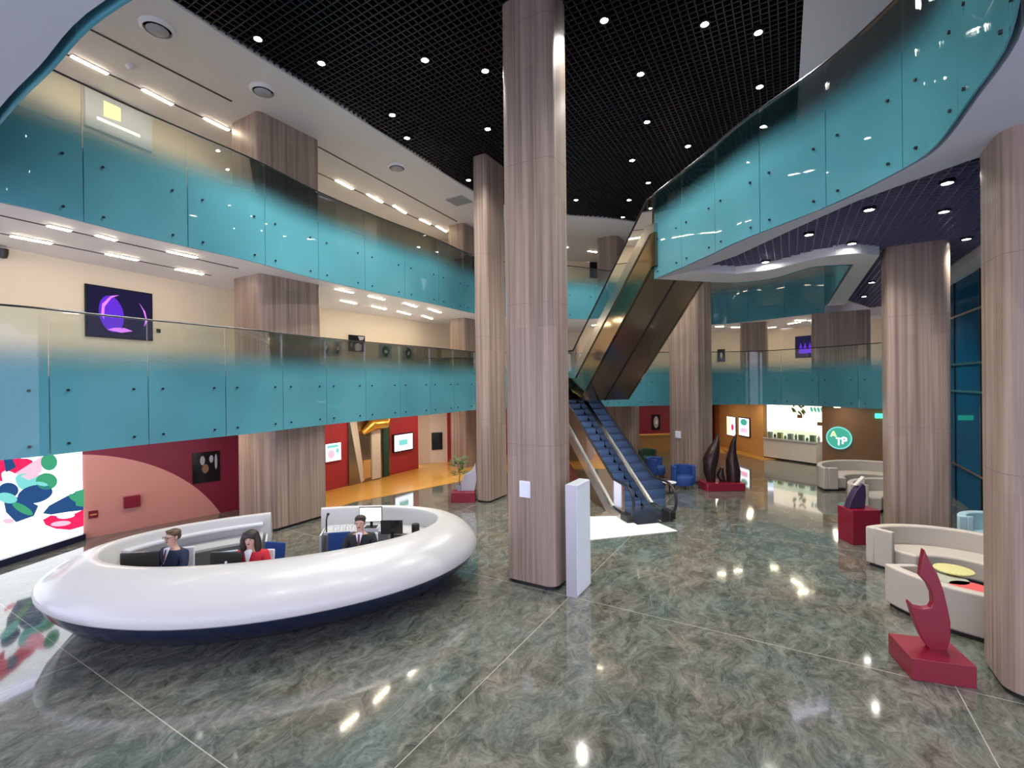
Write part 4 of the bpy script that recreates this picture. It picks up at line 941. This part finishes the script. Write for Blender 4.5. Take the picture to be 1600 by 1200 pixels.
# red flame in the foreground
b0 = W(1424, 1062); b1 = W(1527, 1077); bd = (b1-b0).normalized(); bw_ = (b1-b0).length; bn = Vector((-bd.y, bd.x, 0)); ang = math.atan2(bd.y, bd.x)
t = thing('flame_sculpture', 'crimson two-pronged flame sculpture on a square crimson base beside the nearest column', 'sculpture', (b0.x, b0.y, 0), ang)
BZ = .27; bdp = .62
m = MB(); m.prism([(0, 0), (bw_, 0), (bw_, bdp), (0, bdp)], 0, BZ); m.build('base', 'redpaint', t, bevel=.006)
def at_plane(px, py, off): # coordinates in the sculpture frame at depth off behind the front
    o = b0+bn*off; P = WV(px, py, o, bd); return ((P-o).dot(bd), P.z)
sil = [(1447, 860), (1455, 878), (1468, 900), (1477, 925), (1483, 950), (1488, 975), (1488, 1000), (1482, 1020), (1474, 1034), (1455, 1030), (1448, 1008), (1438, 990), (1430, 970), (1422, 945), (1424, 942), (1432, 950), (1444, 953), (1456, 952), (1460, 945), (1459, 930), (1452, 915), (1440, 902), (1443, 880)]
pp = [at_plane(x, y, .27) for x, y in sil]
pp = [(x, max(z, BZ-.01)) for x, z in pp]
m = MB(); m.hull([(x, .30, z) for x, z in pp], [(x, .40, z) for x, z in pp]); m.build('flame', 'redpaint', t, bevel=.012)
# dark violet shape on red pedestal
q0 = W(1333, 852); t = thing('pedestal_sculpture', 'dark violet sail-shaped sculpture on a tall crimson pedestal left of the column', 'sculpture', (q0.x, q0.y, 0), .0)
m = MB(); m.prism([(0, 0), (.62, 0), (.62, .5), (0, .5)], 0, .78); m.build('pedestal', 'redpaint', t, bevel=.006)
m = MB(); sv = [(.02, .78), (.40, .78), (.43, 1.05), (.42, 1.30), (.34, 1.36), (.2, 1.18), (.1, 1.0)]
m.hull([(x, .16, z) for x, z in sv], [(x, .34, z) for x, z in sv]); m.build('sail', 'violet_art', t, bevel=.02)
m = MB(); m.hull([(.22, .2, 1.3), (.42, .2, 1.3), (.42, .2, 1.50)], [(.22, .3, 1.3), (.42, .3, 1.3), (.42, .3, 1.50)]); m.build('tip', 'sofa', t)
# twin bronze on crimson plinth
q0 = W(1100, 765); q1 = W(1170, 770); c = (q0+q1)/2; L3 = (q1-q0).length
t = thing('twin_sculpture', 'pair of dark bronze flame figures on a low crimson plinth behind the escalator', 'sculpture', (c.x, c.y+.35, 0), 0)
m = MB(); m.prism(rrect(L3/2, .38, .12, 5), 0, .26); m.build('plinth', 'redpaint', t, bevel=.01)
def blade(xs, th=.16):
    m = MB(); pts = [Vector((x, y, z)) for x, y, z, r in xs]; m.tube(pts, [r for *_, r in xs], 12); return m
sc = 16.0/740
def fx(x): return (x-1123)*sc
def fz(y): return 3.75-(y-594.5)*sc
m = blade([(fx(1107), 0, .24, .14), (fx(1104), .0, .6, .2), (fx(1106), .02, 1.0, .26), (fx(1112), .03, 1.35, .2), (fx(1117), .03, 1.65, .1), (fx(1119), .03, 1.92, .015)]); m.build('left_figure', 'bronze_art', t, smooth=60)
m = blade([(fx(1142), 0, .24, .22), (fx(1142), .0, .6, .24), (fx(1140), .0, 1.0, .2), (fx(1141), .0, 1.3, .13), (fx(1143), .0, 1.6, .09), (fx(1147), .0, 1.86, .03)]); m.build('right_figure', 'bronze_art', t, smooth=60)
m = blade([(fx(1125), -.05, .24, .1), (fx(1120), -.05, .5, .13), (fx(1123), -.05, .75, .05)]); m.build('small_figure', 'bronze_art', t, smooth=60)
# plant and white sculpture on a crimson block near the second column
q0 = W(705, 786); q1 = W(742, 786)
t = thing('block_sculpture', 'pale grey faceted sculpture on a dark crimson block by the second column', 'sculpture', (q0.x, q0.y, 0), .0)
wq = (q1-q0).length
m = MB(); m.prism([(0, 0), (wq, 0), (wq, .5), (0, .5)], 0, .32); m.build('base', 'maroon', t, bevel=.01)
m = MB(); pv_ = [(.28, .32), (.72, .32), (.80, .7), (.76, 1.2), (.62, .95), (.40, .85), (.3, .6)]
m.hull([(x, .2, z) for x, z in pv_], [(x, .42, z) for x, z in pv_]); m.build('faceted_block', 'kiosk_edge', t, bevel=.02)
tp = thing('potted_plant', 'green leafy plant beside the pale sculpture on the crimson block', 'plant', (q0.x+.22, q0.y+.3, .32))
m = MB(); m.lathe([(.07, 0), (.1, .18), (.09, .18), (.06, .02)], n=16); m.build('pot', 'diff', tp, smooth=40)
m = MB(); m.tube([(0, 0, .1), (.02, 0, .5), (-.03, .02, .85)], .015, 7); m.build('stem', 'brownwall', tp)
m = MB()
for k in range(110):
    a = random.uniform(0, 6.28); r = random.uniform(.02, .24); z = random.uniform(.5, 1.05)
    c = Vector((r*math.cos(a), r*math.sin(a), z)); d = Vector((math.cos(a), math.sin(a), random.uniform(-.4, .7))).normalized()*.15; s = d.cross(Vector((0, 0, 1))).normalized()*.045
    m.add([c, c+d*.5+s, c+d, c+d*.5-s], [(0, 1, 2, 3)])
o = m.build('leaves', 'leaf', tp); o['kind'] = 'stuff'
# ------------------------------------------------------------------ SNACK SHOP at the back right
sh0 = P2(OW1); sh1 = P2(SH1); sdv = Vector(((sh1-sh0).x, (sh1-sh0).y, 0)); SL = sdv.length; led('led_shop', (1, .86, .66), 1.15); sang = math.atan2(sdv.y, sdv.x)
t = thing('snack_counter', 'brightly lit snack counter with pale front at the back right', 'shop counter', (sh0.x, sh0.y, 0), sang)
m = MB(); m.box((SL/2, .05, .5), (SL-.3, .5, .86)); m.build('front', 'shopwhite', t)
m = MB(); m.box((SL/2, .04, .96), (SL-.24, .6, .05)); m.build('worktop', 'desk', t)
m = MB(); m.box((SL/2, .12, .03), (SL-.2, .46, .06)); m.build('plinth', 'black', t)
m = MB(); m.box((SL/2, .02, 1.2), (SL-.4, .015, .42)); m.build('glass_guard', 'clear', t)
for k in range(10):
    c = Vector((SL*(k+.7)/10.8, .25, 0)); c.rotate(Matrix.Rotation(sang, 3, 'Z'))
    m = MB(); h_ = random.uniform(.12, .3)
    if k % 2: m.lathe([(.05, 0), (.06, h_*.6), (.02, h_*.8), (.02, h_), (0, h_)], n=12)
    else: m.box((0, 0, h_/2), (.2, .16, h_))
    tag(m.build('counter_jar' if k % 2 else 'display_box', random.choice(['plate', 'orangewall', 'redpaint', 'yellowtop', 'greytop']), loc=(sh0.x+c.x, sh0.y+c.y, .985), rz=sang), 'small item for sale standing on the bright snack counter', 'goods', 'goods on the snack counter')
bk = thing('shop_backdrop', 'glowing cream back wall of the snack shop with printed leaves and green lettering', 'backlit wall', (sh0.x, sh0.y, 0), sang)
m = MB(); m.box((SL/2, 1.9, 1.32), (SL+1.4, .1, 2.62)); m.build('light_panel', 'led_shop', bk)
def bq(pts, mi, m, y=1.84):
    m.mi = mi; m.add([(x, y-.001*mi, z) for x, z in pts], [tuple(range(len(pts)))])
m = MB()
for k in range(16):
    x = random.uniform(.3, 1.1) if k % 2 else random.uniform(SL-.5, SL+.2); z = random.uniform(2.1, 2.6)
    bq(ell(x, z, .14, .05, random.uniform(0, 3), 10), 1, m)
for k in range(9): bq(ell(1.25+k*.16, 2.3, .06, .13, .3, 10), 0, m)
for k in range(14): bq([(x, z) for x, z in (lambda a, b: [(a, b), (a+.25, b), (a+.25, b+.16), (a, b+.16)])(random.uniform(.2, SL), random.choice([1.25, 1.55, 1.85]))], 2+k % 2, m)
m.build('printed_motif', ['led_teal', 'leaf', 'brownwall', 'led_cream'], bk)
# two posters on the orange wall
od = OW1-OW0
def p1(q): q([(-.9, -.9), (-.2, -.9), (-.2, .9), (-.9, .9)], 1); q(ell(.3, -.1, .3, .35), 2)
framed('light_poster', 'lit yellow and white poster on the orange wall, left one of the pair', 'poster', (1137, 650, 1151, 682), OW0, od, ['led_white', 'led_yellow', 'led_red'], p1, border=.02)
def p2(q): q(ell(0, .5, .6, .35), 1); q([(-.6, -.6), (.6, -.6), (.6, -.1), (-.6, -.1)], 2)
framed('light_poster', 'lit white poster with a green picture on the orange wall, right one of the pair', 'poster', (1155, 651, 1173, 684), OW0, od, ['led_white', 'led_teal', 'led_pink'], p2, border=.05)
# round green sign
bdv = BW1-SH1; c = WV(1312, 684, SH1, bdv); bdv3 = Vector((bdv.x, bdv.y, 0)).normalized(); nb3 = Vector((bdv3.y, -bdv3.x, 0))
t = thing('round_sign', 'round glowing green sign with a white letter monogram on the brown wall', 'sign', (c.x+nb3.x*.03, c.y+nb3.y*.03, c.z), math.atan2(bdv3.y, bdv3.x))
RX = .45
m = MB(); m.tube([(0, .02, 0), (0, -.07, 0)], RX, 40); m.build('disc', 'led_teal', t)
m = MB(); m.tube([(RX*math.cos(a), -.06, RX*math.sin(a)) for a in [k*math.pi/18 for k in range(36)]], .03, 6, closed=True); m.build('rim', 'led_cyan', t)
m = MB()
def bar(x0, z0, x1, z1, mi, r=.03): m.mi = mi; m.tube([(x0*.8, -.085, z0*.8), (x1*.8, -.085, z1*.8)], r, 6)
bar(-.36, .05, -.24, .34, 1); bar(-.24, .34, -.12, .05, 1); bar(-.31, .13, -.17, .13, 1)
bar(-.12, -.02, .16, -.02, 0); bar(.0, -.02, .0, -.38, 0); bar(.18, -.3, .18, .05, 0); bar(.18, .05, .34, .02, 0); bar(.34, .02, .34, -.12, 0); bar(.34, -.12, .18, -.14, 0)
m.build('monogram', ['led_white', 'led_lime'], t)
# exit sign
p = WV(1380, 650, SH1, bdv); m = MB(); m.box((0, -.05, 0), (.5, .06, .18)); tag(m.build('exit_sign', 'led_exit', loc=p, rz=math.atan2(bdv3.y, bdv3.x)), 'small green glowing sign high on the brown wall beside the right column', 'sign')
# first-floor back right wall pictures
wr0, wr1 = WALL[10], WALL[11]; wrd = wr1-wr0
def vio(q): q([(-.7, -.4), (-.5, .4), (-.3, -.3), (-.1, .4), (.1, -.4), (.3, .4), (.5, -.3), (.7, .3), (.6, -.6), (-.6, -.6)], 1)
framed('wall_picture', 'dark screen with violet shapes on the back right first-floor wall', 'picture', (1243, 526, 1279, 558), wr0, wrd, ['led_dark', 'led_purple'], vio)
framed('wall_picture', 'small dark picture on the back first-floor wall left of the orange-lit pier', 'picture', (1121, 546, 1133, 565), WALL[9], WALL[10]-WALL[9], ['screen_black', 'yellowtop'], lambda q: q(ell(0, 0, .3, .5), 1))
# dark doorway on second floor at the back
framed('dark_doorway', 'dark doorway on the second floor behind the escalator', 'doorway', (921, 398, 948, 436), Vector((0, 26.4)), Vector((5, 1.8)), ['screen_black', 'led_purple'], lambda q: q([(.5, -.3), (.7, -.3), (.7, .6), (.5, .6)], 1), border=.05)
